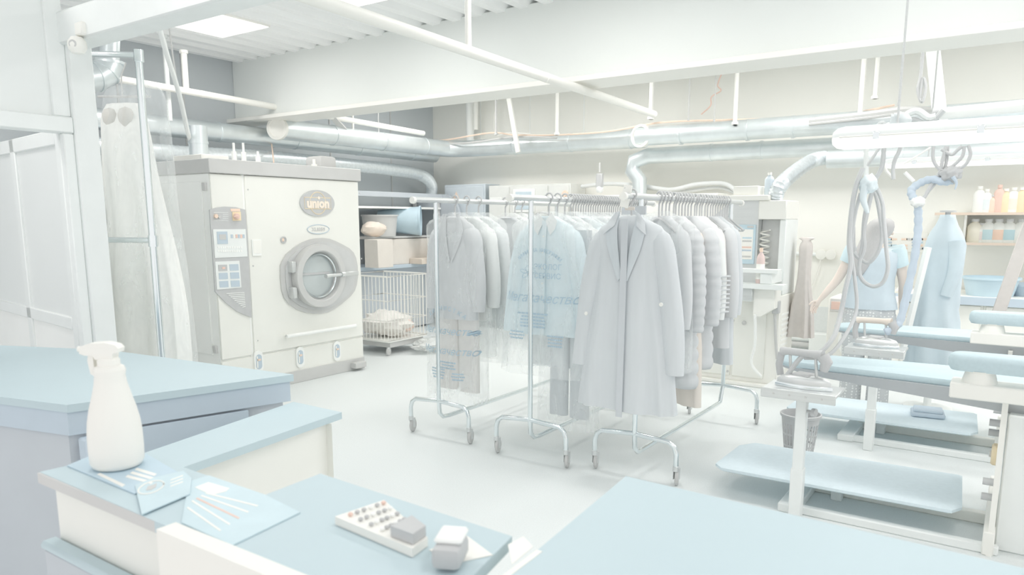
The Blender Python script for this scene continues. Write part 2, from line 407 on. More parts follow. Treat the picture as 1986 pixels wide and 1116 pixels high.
for px, y0, y1, r, m, lab in rods:
    YR = 8.6 if px > 800 else ox(px, y1, -7.2).y
    a = oy(px, y1, YR); r *= .8
    solo('hanger_rod', MB().tube([a, (a.x, YR, 3.47)], r, 8).lathe([(r * 1.6, 0), (r * 1.6, .03)], a, 8), m, lab, 'rod')
solo('brace', MB().box(oy(993, 225, 8.6), (.07, .03, 1.0), .004, Matrix.Rotation(R(-12), 3, 'Y')), PIPEW, 'slanted white brace hanging above the back duct', 'brace')
solo('brace', MB().box(oy(1815, 150, 8.3), (.12, .04, 1.1), .004, Matrix.Rotation(R(-10), 3, 'Y')), SIDEG, 'wide grey diagonal strut at right above the ducts', 'brace')
solo('brace', MB().tube([(-7.2, 6.35, 3.05), (-7.2, 6.95, 2.62)], .045, 4), DGREY, 'dark slanted bracket above the capped duct', 'brace')
# column of pipes in the corner
pipe('drain_pipe', [(-7.05, 9.2, 2.75), (-7.05, 9.2, 3.44)], .06, SIDEG, 'vertical grey pipe in the far corner over the duct bend', n=14, collars=(.3, .6))
pipe('drain_pipe', [(-6.9, 9.15, 2.95), (-6.9, 9.15, 3.44)], .035, PIPEW, 'vertical white pipe beside the grey corner pipe', n=12, collars=(.9,))
# cables
def cable(pts, r, mat, label, name='cable', n=6, cat='cable', k=8):
    return solo(name, MB().tube(pts, r, n, smooth=k), mat, label, cat)
cable([oy(302, 30, 3.2), oy(322, 100, 3.4), oy(348, 185, 3.7), oy(364, 255, 4.0), oy(378, 306, 4.35)], .02, ALU, 'thick curved grey cable dropping onto the dry cleaning machine', n=10)
cable([ox(327, 40, -6.0), ox(334, 100, -6.0), ox(345, 175, -6.0)], .008, DGREY, 'thin cable beside the thick curved grey cable')
cable([ox(520, 140, XL + .12), ox(522, 190, XL + .12), ox(524, 250, XL + .12), ox(531, 316, -7.0)], .009, ORANGE, 'thin orange cable dropping behind the dry cleaning machine')
oc = [oy(740, 276, 8.85), oy(775, 266, 8.85), oy(800, 271, 8.85), oy(860, 272, 8.8), oy(950, 258, 8.75), oy(1000, 262, 8.75), oy(1080, 262, 8.72), oy(1180, 255, 8.7), oy(1280, 238, 8.7), oy(1400, 233, 8.7), oy(1560, 229, 8.7), oy(1640, 222, 8.7), oy(1735, 204, 8.7)]
cable(oc, .012, ORANGE, 'long orange cable lying along the top of the back ducts')
cable([oy(1400, 142, 8.9), oy(1392, 165, 8.9), oy(1398, 176, 8.9), oy(1380, 188, 8.9), oy(1378, 205, 8.9), oy(1360, 222, 8.9)], .008, RED, 'thin reddish cable curling down the upper back wall')
for k, (dy, lab) in enumerate([(0, 'topmost black cable bundle on the back duct at right'), (6, 'middle black cable bundle on the back duct at right')]):
    cable([oy(1570, 234 + dy, 8.6), oy(1680, 222 + dy, 8.5), oy(1760, 212 + dy, 8.4), oy(1830, 214 + dy, 8.4), oy(1976, 206 + dy, 8.4)], .03 - .008 * k, DGREY, lab, n=8)
cable([oy(780, 282, 8.78), oy(900, 278, 8.75), oy(1000, 266, 8.7), oy(1080, 268, 8.7)], .014, DGREY, 'dark cable lying along the corner end of the duct')
cable([oy(965, 190, 9.2), oy(958, 230, 9.2), oy(962, 262, 9.0), oy(985, 258, 8.9), oy(1030, 260, 8.9)], .01, PIPEW, 'white looped cable left of the slanted brace')
cable([Vector((oy(1790, 98, 8.0).x, 8.0, 3.45)), oy(1790, 98, 8.0), oy(1785, 150, 8.0), oy(1780, 175, 8.0), oy(1788, 198, 8.0), oy(1795, 170, 8.0), oy(1790, 152, 8.0), oy(1784, 190, 8.0)], .016, BLACK, 'coiled dark cable hanging at upper right', n=6)

# ================================================================ DRY CLEANING MACHINE
XF, Y0, Y1 = -5.86, 3.92, 5.70
XBK = -7.6
def fx(px, py, off=0.): p = ox(px, py, XF + off); return p
t = thing('dry_cleaning_machine', 'large white dry cleaning machine with round dark door and control column', 'machine', (XF, (Y0 + Y1) / 2, 0))
MAC = t
ZT0 = 2.02; ZP = .30; ZL = .065
ys = fx(484, 560).y      # seam between control column and drum panel
MB().b2((XBK, Y0 + .01, ZP), (XF - .02, Y1 - .01, ZT0), .004).build('body', SIDEG, t)
MB().b2((XBK - .02, Y0 - .01, ZT0), (XF + .025, Y1 + .01, 2.145), .006).build('top_fascia', DGREY, t)
MB().b2((XBK, Y0 + .04, 0), (XF - .06, Y1 - .02, ZP), .004).build('plinth', DGREY, t)
MB().b2((XF - .06, Y0 + .25, .0), (XF + .01, Y1 - .01, .125), .004).build('base_beam', DGREY, t)
MB().b2((XF - .05, Y1 - .22, .03), (XF + .09, Y1 - .06, .09), .004).build('foot_bracket', DGREY, t)
cp = MB().b2((XF - .02, Y0 + .012, ZP + .06), (XF, ys - .012, ZT0 - .004), .006).build('control_door', CREAM, t)
dp = MB().b2((XF - .02, ys + .012, ZP + .06), (XF, Y1 - .012, ZT0 - .004), .006).build('drum_panel', CREAM, t)
MB().b2((XF - .024, ys - .02, ZP + .04), (XF - .012, ys + .02, ZT0)).build('seam', SIDEG, t)
lp = MB().b2((XF - .05, Y0 + .012, .11), (XF - .002, Y1 - .012, ZP + .045), .006).build('lower_panel', CREAM, t)
for zz, nm in ((1.87, 'hinge'), (.42, 'hinge')):
    MB().b2((XF - .10, Y0 - .012, zz), (XF - .05, Y0 + .02, zz + .07), .004).build(nm, DGREY, t)
for zz in (1.2,):
    MB().b2((XBK + .02, Y0 - .004, .4), (XF - .12, Y0 + .012, 1.95), .004).build('side_panel', SIDEG, t)
# control column shield
sh = [(405, 407), (418, 403), (434, 401), (455, 402), (474, 407), (478, 450), (482, 520), (487, 616), (473, 611), (458, 604), (437, 588), (416, 566), (411, 490)]
sh3 = [fx(*q) for q in sh]
cs = MB().prism(sh3, (.012, 0, 0)).build('control_shield', BLACK, t)
def quad(pp, off, th, mat, name, par): return MB().prism([fx(*q) + Vector((off, 0, 0)) for q in pp], (th, 0, 0)).build(name, mat, par)
quad([(411, 445), (474, 444.6), (477.6, 497.7), (415, 500.7)], .012, .006, ALU, 'display_panel', t)
lp_ = quad([(418, 449.5), (438, 449.3), (439.5, 473), (419.5, 473.5)], .018, .004, BLUEED, 'screen_bezel', t)
quad([(422, 455), (435, 454.6), (435.8, 465), (423, 465.4)], .022, .002, DGREY, 'screen', t)
for i in range(6): quad([(445 + i * 4.6, 455), (448.6 + i * 4.6, 455), (449 + i * 4.6, 462), (445.4 + i * 4.6, 462)], .018, .003, [BLUEED, PAPER, RED, BLUEED, RED, BLUEED][i], 'indicator', t)
for r_ in range(2):
    for i in range(11): quad([(420 + i * 4.4, 478 + r_ * 7), (423 + i * 4.4, 478 + r_ * 7), (423.4 + i * 4.4, 482 + r_ * 7), (420.4 + i * 4.4, 482 + r_ * 7)], .018, .003, SIDEG, 'key', t)
quad([(415, 507.7), (462, 506), (466, 558), (419, 562)], .012, .006, ALU, 'switch_panel', t)
for r_ in range(3):
    for c_ in range(2):
        x0 = 420.5 + c_ * 22 + r_ * 1.2; y0 = 514 + r_ * 15.8 - c_ * 1
        quad([(x0, y0), (x0 + 17, y0 - .6), (x0 + 18, y0 + 11.5), (x0 + 1, y0 + 12.2)], .018, .003, BLACK if (r_ == 0 and c_ == 0) else BLUEED, 'switch_block', t)
quad([(428, 518), (434, 518), (434, 522), (428, 522)], .021, .002, RED, 'digit_display', t)
for i in range(9):
    y0 = 569 + i * 3.3; quad([(437 + i * 3.9, y0 + (0 if i < 9 else 0)), (472 + i * .3, y0 - 2), (472.2 + i * .3, y0 - .8), (437.4 + i * 3.9, y0 + 1.2)], .012, .004, SIDEG, 'vent_slot', t)
kp = quad([(448.5, 411.5), (464.5, 411), (465.5, 428), (449.5, 428.5)], .012, .006, YEL, 'switch_plate', t)
quad([(445, 405), (463.5, 405), (464, 410.5), (446, 410.5)], .012, .004, ORANGE, 'warning_label', t)
MB().lathe([(.028, 0), (.028, .02), (.022, .03), (.001, .03)], fx(457.5, 420, .018), 16, axis=(1, 0, 0)).box(fx(457.5, 420, .055), (.02, .05, .012), .003).build('rotary_knob', RED, t)
MB().lathe([(.018, 0), (.018, .02), (.001, .022)], fx(417.5, 419.5, .012), 14, axis=(1, 0, 0)).build('lamp_button', ORANGE, t)
MB().lathe([(.014, 0), (.014, .016), (.001, .018)], fx(424.5, 421, .012), 12, axis=(1, 0, 0)).build('key_switch', DGREY, t)
for i in range(5): quad([(413 if i in (0, 4) else 430, 412 + i * 3.9), (441, 412.2 + i * 3.9), (441, 413 + i * 3.9), (413 if i in (0, 4) else 430, 413 + i * 3.9)], .012, .002, ALU, 'legend_line', t)
# card holder and small lamp on the drum panel
quad([(487, 465), (505, 464.5), (506, 496), (489, 496.5)], .0, .012, SIDEG, 'card_holder', t)
quad([(489, 466.5), (504, 466), (505, 491), (490.5, 491.5)], .012, .003, PAPER, 'card', t)
MB().lathe([(.034, 0), (.034, .012), (.024, .014), (.022, .008), (.001, .008)], fx(549, 465.5), 20, axis=(1, 0, 0)).build('pilot_lamp', BLACK, t)
MB().lathe([(.018, 0), (.012, .008), (.001, .01)], fx(548.5, 465.5, .009), 12, axis=(1, 0, 0)).build('lens', ORANGE, t)
for q in ((481, 368), (697, 375), (491, 516), (701, 502), (500, 661), (704, 625)): MB().lathe([(.008, 0), (.006, .006), (.001, .007)], fx(*q), 8, axis=(1, 0, 0)).build('screw', DGREY, t)
# badge
ey, ez = Vector((0, 1, 0)), Vector((0, 0, 1))
bc = fx(614.5, 394.5)
def hw(px0, px1, py): return abs(fx(px1, py).y - fx(px0, py).y) / 2
bw = hw(581.5, 648, 394); bh = abs(fx(614.5, 369).z - fx(614.5, 420).z) / 2
MB().prism(ell(bc, bw, bh, ey, ez, 40), (.014, 0, 0)).build('badge', BLACK, t)
def ringm(c, a, b, r, n=36): 
    e = ell(c, a, b, ey, ez, n); return MB().tube(e + [e[0], e[1]], r, 6, cap=False)
bo = bc + Vector((.016, 0, 0))
BG = M('badge_cream', (246, 234, 220), .5)
ringm(bo, bh * .80, bh * .84, .0035).build('badge_ring', YEL, t)
rw, rh = bw * .76, bh * .42
MB().prism([bo + ey * a + ez * b - Vector((.002, 0, 0)) for a, b in ((-rw, -rh), (rw, -rh), (rw, rh), (-rw, rh))], (.003, 0, 0)).build('badge_plate', BLACK, t)
rr_ = [bo + ey * a + ez * b for a, b in ((-rw, -rh), (rw, -rh), (rw, rh), (-rw, rh), (-rw, -rh), (rw, -rh))]
MB().tube(rr_, .0035, 6).build('badge_border', YEL, t)
text('unıon', bh * .98, BG, t, bo + Vector((.003, 0, -.004)), ey, ez, 'badge_lettering', .003, bold=.006)
MB().lathe([(.016, 0), (.014, .006), (.001, .006)], bo + ey * .012 + ez * (bh * .40), 14, axis=(1, 0, 0)).build('badge_dot', BG, t)
oc_ = fx(617, 445); ow = hw(596, 638, 445); oh = abs(fx(617, 436).z - fx(617, 453.5).z) / 2
MB().prism(ell(oc_, ow * .98, oh * .96, ey, ez, 32), (.004, 0, 0)).build('model_plate', CREAM, t)
ringm(oc_ + Vector((.005, 0, 0)), ow, oh, .004).build('plate_ring', BLUEED, t)
text('XL8359', oh * 1.05, DGREY, t, oc_ + Vector((.005, 0, -.002)), ey, ez, 'plate_lettering', .002, bold=.002, sp=1.15)
# drum surround
ds = [(85, 640), (100, 600), (130, 550), (200, 490), (250, 462), (300, 443), (350, 433), (400, 430), (450, 436), (500, 455), (550, 480), (600, 508), (632, 540), (650, 580), (662, 640), (664, 720), (655, 780), (640, 825), (610, 865), (540, 925), (490, 960), (440, 985), (390, 995), (330, 997), (270, 987), (210, 965), (150, 925), (115, 880), (95, 820), (86, 730)]
ds3 = [fx(520 + a / 3.85, 350 + b / 3.85) for a, b in ds]
dsurr = MB().prism(ds3, (.016, 0, 0)).build('door_surround', DGREY, t)
cen = sum(ds3, Vector()) / len(ds3)
MB().prism([cen + (p - cen) * .90 + Vector((.016, 0, 0)) for p in ds3], (.012, 0, 0)).build('inner_surround', M('mid_grey_enamel', (209, 210, 210), .4), t)
c0 = ox(622.5, 535.5, XF + .10); rad = abs(ox(622, 474, XF + .1).z - ox(622, 597, XF + .1).z) / 2
dcn = Vector((XF + .02, c0.y, c0.z))
ringp = [(rad * .97, 0), (rad, .03), (rad, .085), (rad * .985, .10), (rad * .80, .105), (rad * .77, .095), (rad * .75, .06), (rad * .70, .03), (rad * .66, .0)]
door = MB().lathe(ringp + [(rad * .9, 0), (rad * .97, 0)], dcn, 56, axis=(1, 0, 0), cap=False).build('door_ring', DGREY, t, ang=30)
MB().lathe([(rad * .71, .0), (rad * .71, .012), (rad * .69, .02), (rad * .66, .012)], dcn + Vector((.045, 0, 0)), 48, axis=(1, 0, 0), cap=False).build('inner_rim', CHROME, t)
MB().lathe([(rad * .74, 0), (rad * .72, .010), (rad * .5, .016), (.001, .018)], dcn + Vector((.012, 0, 0)), 48, axis=(1, 0, 0)).build('door_glass', M('door_glass', (200, 207, 208), .08, var=.02, spec=.6), t)
MB().b2((dcn.x + .02, dcn.y - rad * .68, dcn.z + .01), (dcn.x + .036, dcn.y + rad * .5, dcn.z + .035), .003).build('drum_rib', BLACK, t)
ha, hb = ox(632, 536, XF + .17), ox(690, 530, XF + .09)
MB().tube([ha, ha.lerp(hb, .55)], [.022, .014], 12).tube([ha.lerp(hb, .5), ha.lerp(hb, .6)], .026, 12).box(ha.lerp(hb, .82), (.04, .20, .045), .006).build('lever_handle', STEEL, t)
MB().b2((XF + .02, dcn.y - rad * 1.1, dcn.z + .05), (XF + .10, dcn.y - rad * .95, dcn.z + .16), .006).build('door_hinge', STEEL, t); MB().b2((XF + .02, dcn.y - rad * 1.1, dcn.z - .20), (XF + .10, dcn.y - rad * .95, dcn.z - .09), .006).build('door_hinge', STEEL, t)
g1, g2 = ox(556, 653, XF + .07), ox(690, 632, XF + .07)
MB().tube([fx(556, 653), g1, g1.lerp(g2, .03)], .014, 10).tube([g1, g2], .019, 12).tube([fx(690, 632), g2], .014, 10).build('bar_handle', SIDEG, t)
# sight glasses
for q in ((500.5, 702), (581, 693), (652.5, 681)):
    c = fx(*q); a = .048; h = .105
    st = [c + ey * (a * math.cos(an)) + ez * ((h - a) * (1 if math.sin(an) >= 0 else -1) + a * math.sin(an)) for an in [2 * PI * (k + .5) / 28 for k in range(28)]]
    MB().prism(st, (.014, 0, 0)).build('sight_frame', SIDEG, t)
    MB().prism([c + (p - c) * .68 + Vector((.008, 0, 0)) for p in st], (.009, 0, 0)).build('sight_glass', BLUEED, t)
    MB().box(c + Vector((.018, 0, .02)), (.004, .04, .018)).build('level_float', ORANGE, t)
    MB().box(c + Vector((.018, -.02, 0)), (.004, .012, .11)).build('glass_glint', PAPER, t)
# things on its roof
MB().b2((-6.55, 4.02, 2.145), (-6.1, 4.30, 2.20), .006).build('roof_box', WHITE, t)
MB().lathe([(.085, 0), (.085, .12), (.09, .12), (.09, .14), (.085, .14), (.085, .28)], (-6.35, 4.16, 2.19), 20).build('vent_stub', GALV, t)
MB().b2((-6.35, 5.40, 2.145), (-6.1, 5.62, 2.28), .03, 2).build('motor', DGREY, t)
for yy, xx, h in ((4.5, -6.3, .2), (4.68, -6.4, .22), (4.62, -6.1, .12)): MB().lathe([(.025, 0), (.025, h * .6), (.012, h * .6), (.012, h)], (xx, yy, 2.145), 10).build('valve', SIDEG, t)
MB().lathe([(.03, 0), (.03, .03), (.015, .03), (.015, .08)], (-6.0, 5.22, 2.145), 10).build('valve', PIPEW, t)
# machinery behind its left side
t2 = thing('compressor', 'round grey compressor drum standing left of the dry cleaning machine', 'compressor', (-6.75, 3.45, 0))
MB().lathe([(.001, -.02), (.18, 0), (.21, .04), (.21, .36), (.18, .40), (.001, .42)], (-6.95, 3.62, 1.82), 24, axis=(1, 0, 0)).build('drum', SIDEG, t2)
MB().b2((-6.95, 3.35, 0), (-6.55, 3.8, 1.58), .02).build('stand', DGREY, t2)
MB().tube([(-6.6, 3.5, 1.6), (-6.5, 3.4, 1.5), (-6.5, 3.6, 1.42), (-6.6, 3.7, 1.5)], .03, 8, smooth=4).build('valve_pipe', STEEL, t2)

# ================================================================ LEFT: TUBE STAND AND DRESSES
t = thing('tube_stand', 'tall chrome tube stand for long dresses behind the partition post', 'stand', (-4.52, 2.6, 0))
top = oy(268, 107, 2.6); mid = Vector((-4.52, 2.6, 1.49))
MB().tube([(-4.52, 2.6, 0), (top.x, 2.6, top.z)], .022, 12).build('upright', CHROME, t)
MB().tube([(top.x, 2.6, top.z), (-5.0, 2.44, top.z + .04)], .018, 10).build('top_arm', CHROME, t)
MB().tube([(-4.52, 2.6, 1.49), (-5.0, 2.44, 1.49)], .018, 10).build('middle_arm', CHROME, t)
for z_ in (top.z, 1.49): MB().tube([(-4.52, 2.6, z_ - .04), (-4.52, 2.6, z_ + .03)], .029, 12).build('clamp', CHROME, t)
MB().tube([(-4.52, 2.6, .03), (-5.0, 2.44, .03)], .018, 10).tube([(-4.52, 2.42, .03), (-4.52, 3.0, .03)], .018, 10).build('foot', CHROME, t)
MB().tube([(-5.0, 2.44, .03), (-5.0, 2.44, top.z + .04)], .02, 10).build('upright', CHROME, t)
def drape(levels, y, yd, n=44, folds=9, amp=.02, seed=0, xd=(1, 0, 0)):
    """levels: (cx, z, half width, half depth, fold strength)"""
    xd = Vector(xd).normalized(); nd = Vector((-xd.y, xd.x, 0)); rings = []
    for cx, z, hw_, hd, fs in levels:
        ring = []
        for k in range(n):
            a = 2 * PI * k / n
            q = 1 + fs * amp / max(hd, .01) * math.sin(folds * a + seed + 1.3 * math.sin(2 * a + seed)) * .5
            ring.append(Vector((0, y, z)) + xd * (cx + hw_ * math.copysign(abs(math.cos(a)) ** .8, math.cos(a)) * (1 + .1 * (q - 1))) + nd * (hd * math.sin(a) * q))
        rings.append(ring)
    return rings
def levels_interp(L, k):
    P = [Vector(l[:3]) for l in L]; Q = [Vector((l[3], l[4], 0)) for l in L]
    return [(a.x, a.y, max(a.z, .004), max(b.x, .003), b.y) for a, b in zip(spline(P, k), spline(Q, k))]
XD = (math.cos(R(18)), math.sin(R(18)), 0)
DRESSM = M('ivory_satin', (251, 251, 248), .55, var=.012, scale=6)
t = thing('wedding_dress', 'long ivory strapless wedding dress hanging on the chrome tube stand', 'dress', (-4.95, 2.95, .35))
L = [(-5.69, 2.44, .13, .05, .2), (-5.69, 2.36, .18, .07, .3), (-5.68, 2.2, .20, .09, .4), (-5.67, 1.95, .22, .10, .7), (-5.63, 1.6, .24, .12, 1.), (-5.62, 1.25, .29, .15, 1.3), (-5.62, .9, .33, .16, 1.5), (-5.64, .36, .35, .17, 1.6)]
# dress axis expressed along XD from the point (0, 4.72)
YD0 = 4.72
MB().loft(drape(levels_interp(L, 4), YD0, 0, folds=10, amp=.05, xd=XD), True).build('skirt', DRESSM, t, ang=80)
xd = Vector(XD)
for s_ in (-1, 1):
    c = Vector((0, YD0, 2.36)) + xd * (-5.68 + s_ * .068) + Vector((.015, -.055, 0))
    MB().lathe([(.001, .05), (.05, .035), (.07, 0), (.06, -.05), (.02, -.09)], c, 16, sy=.7).build('bodice_cup', M('ivory_lining', (226, 223, 218), .8), t)
t = thing('garment_bag', 'clear bag over the long wedding dress on the tube stand', 'bag', (-4.95, 2.95, .35))
L = [(-5.60, 2.57, .12, .04, .1), (-5.58, 2.50, .25, .09, .3), (-5.58, 2.2, .27, .14, .5), (-5.58, 1.7, .28, .16, .6), (-5.60, 1.2, .34, .19, .8), (-5.62, .7, .385, .21, .8), (-5.63, .32, .40, .22, .8)]
MB().loft(drape(levels_interp(L, 4), YD0, 0, folds=7, amp=.04, seed=2, xd=XD), False).build('film', BAGS, t, ang=80)
t = thing('dress', 'shorter ivory gown in a milky bag low beside the partition post', 'dress', (-5.3, 2.4, .3))
L = [(-5.62, 1.40, .05, .03, .1), (-5.62, 1.36, .10, .05, .3), (-5.61, 1.2, .13, .07, .6), (-5.58, .9, .18, .1, 1.2), (-5.55, .35, .24, .12, 1.5)]
MB().loft(drape(levels_interp(L, 4), 4.2, 0, folds=7, amp=.04, seed=1, xd=XD), True).build('gown', DRESSM, t, ang=80)
hg = Vector((0, YD0, 2.42)) + xd * -5.68
t = thing('dress_hanger', 'grey wire hanger above the wedding dress bodice', 'hanger', hg)
MB().tube([hg + xd * -.22 + ez * .08, hg + xd * .24 + ez * .06], .009, 8).build('bar', DGREY, t)
MB().tube([hg + ez * .07, hg + ez * .2, hg + xd * .03 + ez * .26, hg + xd * .05 + ez * .3], .006, 6, smooth=4).build('hook', DGREY, t)
# camera globe on the post
pg = oy(150, 88, 2.2)
t = thing('security_camera', 'white globe camera fixed high on the partition post', 'camera', pg)
MB().lathe([(.001, -.05), (.03, -.043), (.047, -.02), (.05, 0), (.047, .02), (.03, .043), (.001, .05)], pg, 20).build('globe', WHITE, t)
MB().lathe([(.022, 0), (.022, .01), (.016, .012), (.001, .008)], pg + Vector((.02, -.03, 0)), 16, axis=(.5, -.8, -.1)).build('lens', DGREY, t)
MB().box(pg + Vector((.03, .03, .085)), (.08, .07, .07), .008).build('mount', WHITE, t)
cable([oy(146, 70, 2.23), oy(137, 58, 2.23), oy(138, 30, 2.23), oy(143, 22, 2.23), oy(147, 30, 2.23), oy(147, 60, 2.23)], .006, DGREY, 'short looped cable beside the globe camera')

# ================================================================ COUNTERS
def slab(name, pts, z, th, mat, par=None): return MB().prism([(p[0], p[1], z - th) for p in pts], (0, 0, th)).build(name, mat, par)
t = thing('service_counter', 'large blue topped counter with navy sides at the left', 'counter', (-3.2, 1.6, 0))
PA = [(-2.82, 1.245), (-2.57, 2.07), (-3.86, 1.93), (-4.62, 1.62), (-4.62, .9), (-3.3, 1.13)]
slab('countertop', PA, .95, .03, BLUE, t)
cA = Vector((sum(p[0] for p in PA) / 6, sum(p[1] for p in PA) / 6, 0))
ins = lambda P, c, f: [(c.x + (p[0] - c.x) * f, c.y + (p[1] - c.y) * f) for p in P]
slab('edge_band', ins(PA, cA, .985), .92, .09, BLUEED, t)
slab('carcass', ins(PA, cA, .955), .83, .83, NAVY, t)
MB().box(((-2.82 - 2.57) / 2 - .03, 1.62, .72), (.012, .55, .2), .003, Matrix.Rotation(R(-17), 3, 'Z')).build('drawer_front', BLUEED, t)
MB().box((-2.79, 1.30, .41), (.06, .06, .82), .006).build('corner_post', BLUEED, t)
t = thing('counter_ledge', 'narrow blue ledge on a white panel beside the big blue counter', 'counter', (-2.3, 1.6, 0))
PL = [(-2.335, 1.20), (-2.50, 2.007), (-2.20, 2.003), (-2.10, 1.20)]
slab('ledge_top', PL, .85, .028, BLUE, t)
MB().prism([(-2.155, 1.1, 0), (-2.215, 1.96, 0), (-2.245, 1.96, 0), (-2.185, 1.1, 0)], (0, 0, .822)).build('white_panel', CREAM, t)
MB().prism([(-2.18, 1.93, 0), (-2.215, 1.96, 0), (-2.47, 1.96, 0), (-2.47, 1.93, 0)], (0, 0, .822)).build('end_panel', CREAM, t)

ZN = 1.09
t = thing('reception_counter', 'nearest blue counter holding cards, spray bottle and calculator', 'counter', (-1.2, .8, 0))
PN = [(-1.674, .672), (-1.654, .876), (-1.60, .866), (-1.168, .857), (-1.174, 1.003), (-.664, .974), (-.60, .66)]
slab('countertop', PN, ZN, .022, BLUE, t)
MB().b2((-1.655, .690, 0), (-.62, .71, ZN - .022), .003).build('front_panel', CREAM, t)
MB().b2((-1.655, .71, 0), (-1.635, .85, ZN - .022), .003).build('side_panel', CREAM, t)
MB().b2((-1.63, .83, 0), (-1.19, .846, ZN - .022), .003).build('back_panel', CREAM, t)
MB().prism([(-1.173, .640, ZN - .45), (-1.173, .676, ZN - .45), (-.60, .676, ZN - .45), (-.60, .640, ZN - .45)], (0, 0, .457)).build('white_fascia', WHITE, t)
slab('edge_band', [(-1.674, .667), (-1.173, .667), (-1.173, .673), (-1.674, .673)], ZN - .001, .022, DGREY, t)
lw = oz(82, 1047, .93); 
t = thing('counter_shelf', 'low blue shelf below the front of the nearest counter', 'shelf', (-1.3, .6, 0))
MB().b2((-1.662, .652, .925), (-1.18, .688, .945), .006).build('shelf_top', BLUE, t)
MB().b2((-1.658, .658, 0), (-1.18, .689, .925), .003).build('shelf_front', NAVY, t)
t = thing('desk_counter', 'wide pale blue counter filling the lower right corner', 'counter', (0, .9, 0))
PR = [(-.635, 1.354), (-.60, .95), (-.585, .55), (.9, .55), (.9, 1.325), (.05, 1.325)]
slab('countertop', PR, ZN, .025, BLUE, t)
slab('carcass', ins(PR, Vector((.1, .95, 0)), .95), ZN - .025, ZN - .025, CREAM, t)
MB().prism([(-.60, .952, ZN), (-.585, .55, ZN), (-.575, .55, ZN), (-.59, .952, ZN)], (0, 0, .0015)).build('edge_strip', PAPER, t)

# cards under the acrylic
def flat(pts, z, th, mat, name, par): return MB().prism([oz(a, b, z) for a, b in pts], (0, 0, th)).build(name, mat, par)
CARDB = M('blue_card', (197, 217, 229), .4, var=.03, scale=14)
CARDB2 = M('pale_blue_card', (206, 225, 232), .4, var=.03, scale=14)
t = thing('display_card', 'blue printed card under the spray bottle', 'card', oz(230, 920, ZN))
flat([(130, 905), (180, 884), (284, 882), (357, 925), (300, 945), (262, 960)], ZN + .0005, .002, CARDB, 'sheet', t)
for i in range(3): flat([(243 + i * 9, 926 - i * 7), (248 + i * 9, 922 - i * 7), (300 + i * 2, 936 - i * 8), (295 + i * 2, 940 - i * 8)], ZN + .0025, .0005, PAPER, 'text_line', t)
flat([(188, 921), (194, 918), (243, 941), (237, 945)], ZN + .0025, .0005, PAPER, 'text_line', t)
t = thing('display_card', 'blue card with a white oval emblem right of the spray bottle', 'card', oz(300, 960, ZN))
flat([(262, 943), (300, 928), (356, 915), (372, 930), (368, 960), (275, 1000)], ZN + .0032, .002, CARDB2, 'sheet', t)
e_ = [(293 + 25 * math.cos(a), 946 + 11 * math.sin(a) - 7 * math.cos(a)) for a in [2 * PI * k / 24 for k in range(24)]]
MB().tube([oz(a, b, ZN + .006) for a, b in e_ + e_[:2]], .0016, 6).build('emblem_ring', PAPER, t)
flat([(283, 952), (287, 944), (296, 942), (304, 938), (302, 946), (293, 951)], ZN + .0052, .0008, DGREY, 'emblem', t)
flat([(288, 938), (293, 935), (297, 937), (292, 940)], ZN + .0052, .0008, PAPER, 'emblem_star', t)
for i in range(3): flat([(330, 945 - i * 6), (331, 943 - i * 6), (355, 934 - i * 6), (355, 936 - i * 6)], ZN + .0052, .0004, PAPER, 'text_line', t)
t = thing('display_card', 'blue card with white logo block in the middle of the nearest counter', 'card', oz(440, 980, ZN))
flat([(366, 936), (405, 924), (515, 962), (582, 996), (451, 1060), (352, 1016)], ZN + .0005, .002, CARDB2, 'sheet', t)
flat([(378, 946), (404, 936), (445, 948), (438, 954), (410, 961)], ZN + .0025, .0006, PAPER, 'logo_block', t)
for i in range(5): flat([(362 + i * 9, 978 - i * 5 + (8 if i == 0 else 0)), (365 + i * 9, 976 - i * 5 + (8 if i == 0 else 0)), (429 + i * 18, 1029 - i * 12), (426 + i * 18, 1031 - i * 12)], ZN + .0025, .0005, RED if i == 2 else PAPER, 'text_line', t)

# spray bottle
sb = oz(229, 906, ZN)
t = thing('spray_bottle', 'white plastic trigger spray bottle on the nearest counter', 'bottle', sb)
s_ = (sb - Vector((0, 0, ZN))).length
k_ = Vector((sb.x, sb.y, 0)).dot(HF) / 1449.      # metres per pixel at the bottle
prof = [(.001, 0), (38, 0), (46, 3), (50, 12), (51, 40), (50.5, 70), (48, 95), (43, 120), (36, 145), (30, 170), (28, 185), (30, 195), (27, 203), (21, 206)]
MB().lathe([(r * k_, z * k_ * 1.02) for r, z in prof], sb + Vector((0, 0, .003)), 40).build('bottle_body', WHITE, t, ang=70)
MB().lathe([(19 * k_, 203 * k_), (21 * k_, 205 * k_), (21 * k_, 224 * k_), (17 * k_, 228 * k_)], sb, 28).build('collar', WHITE, t)
ax = (RT * -1).normalized(); axn = Vector((-ax.y, ax.x, 0)); rm = Matrix((ax, axn, Vector((0, 0, 1)))).transposed()
hd = [(-28, 248), (-22, 255), (0, 260), (30, 258), (48, 252), (50, 238), (40, 234), (24, 234), (20, 226), (-14, 226), (-16, 238), (-26, 240)]
o_ = sb + axn * (-13 * k_)
MB().prism([o_ + ax * (a * k_) + ez * (b * k_) for a, b in hd], axn * (26 * k_)).build('spray_head', WHITE, t)
tr = [(26, 234), (36, 234), (38, 222), (34, 196), (28, 192), (26, 210)]
MB().prism([sb + axn * (-8 * k_) + ax * (a * k_) + ez * (b * k_) for a, b in tr], axn * (16 * k_)).build('trigger', WHITE, t)
MB().tube([sb + ax * (44 * k_) + ez * (245 * k_), sb + ax * (58 * k_) + ez * (245 * k_)], 6 * k_, 12).build('nozzle', WHITE, t)

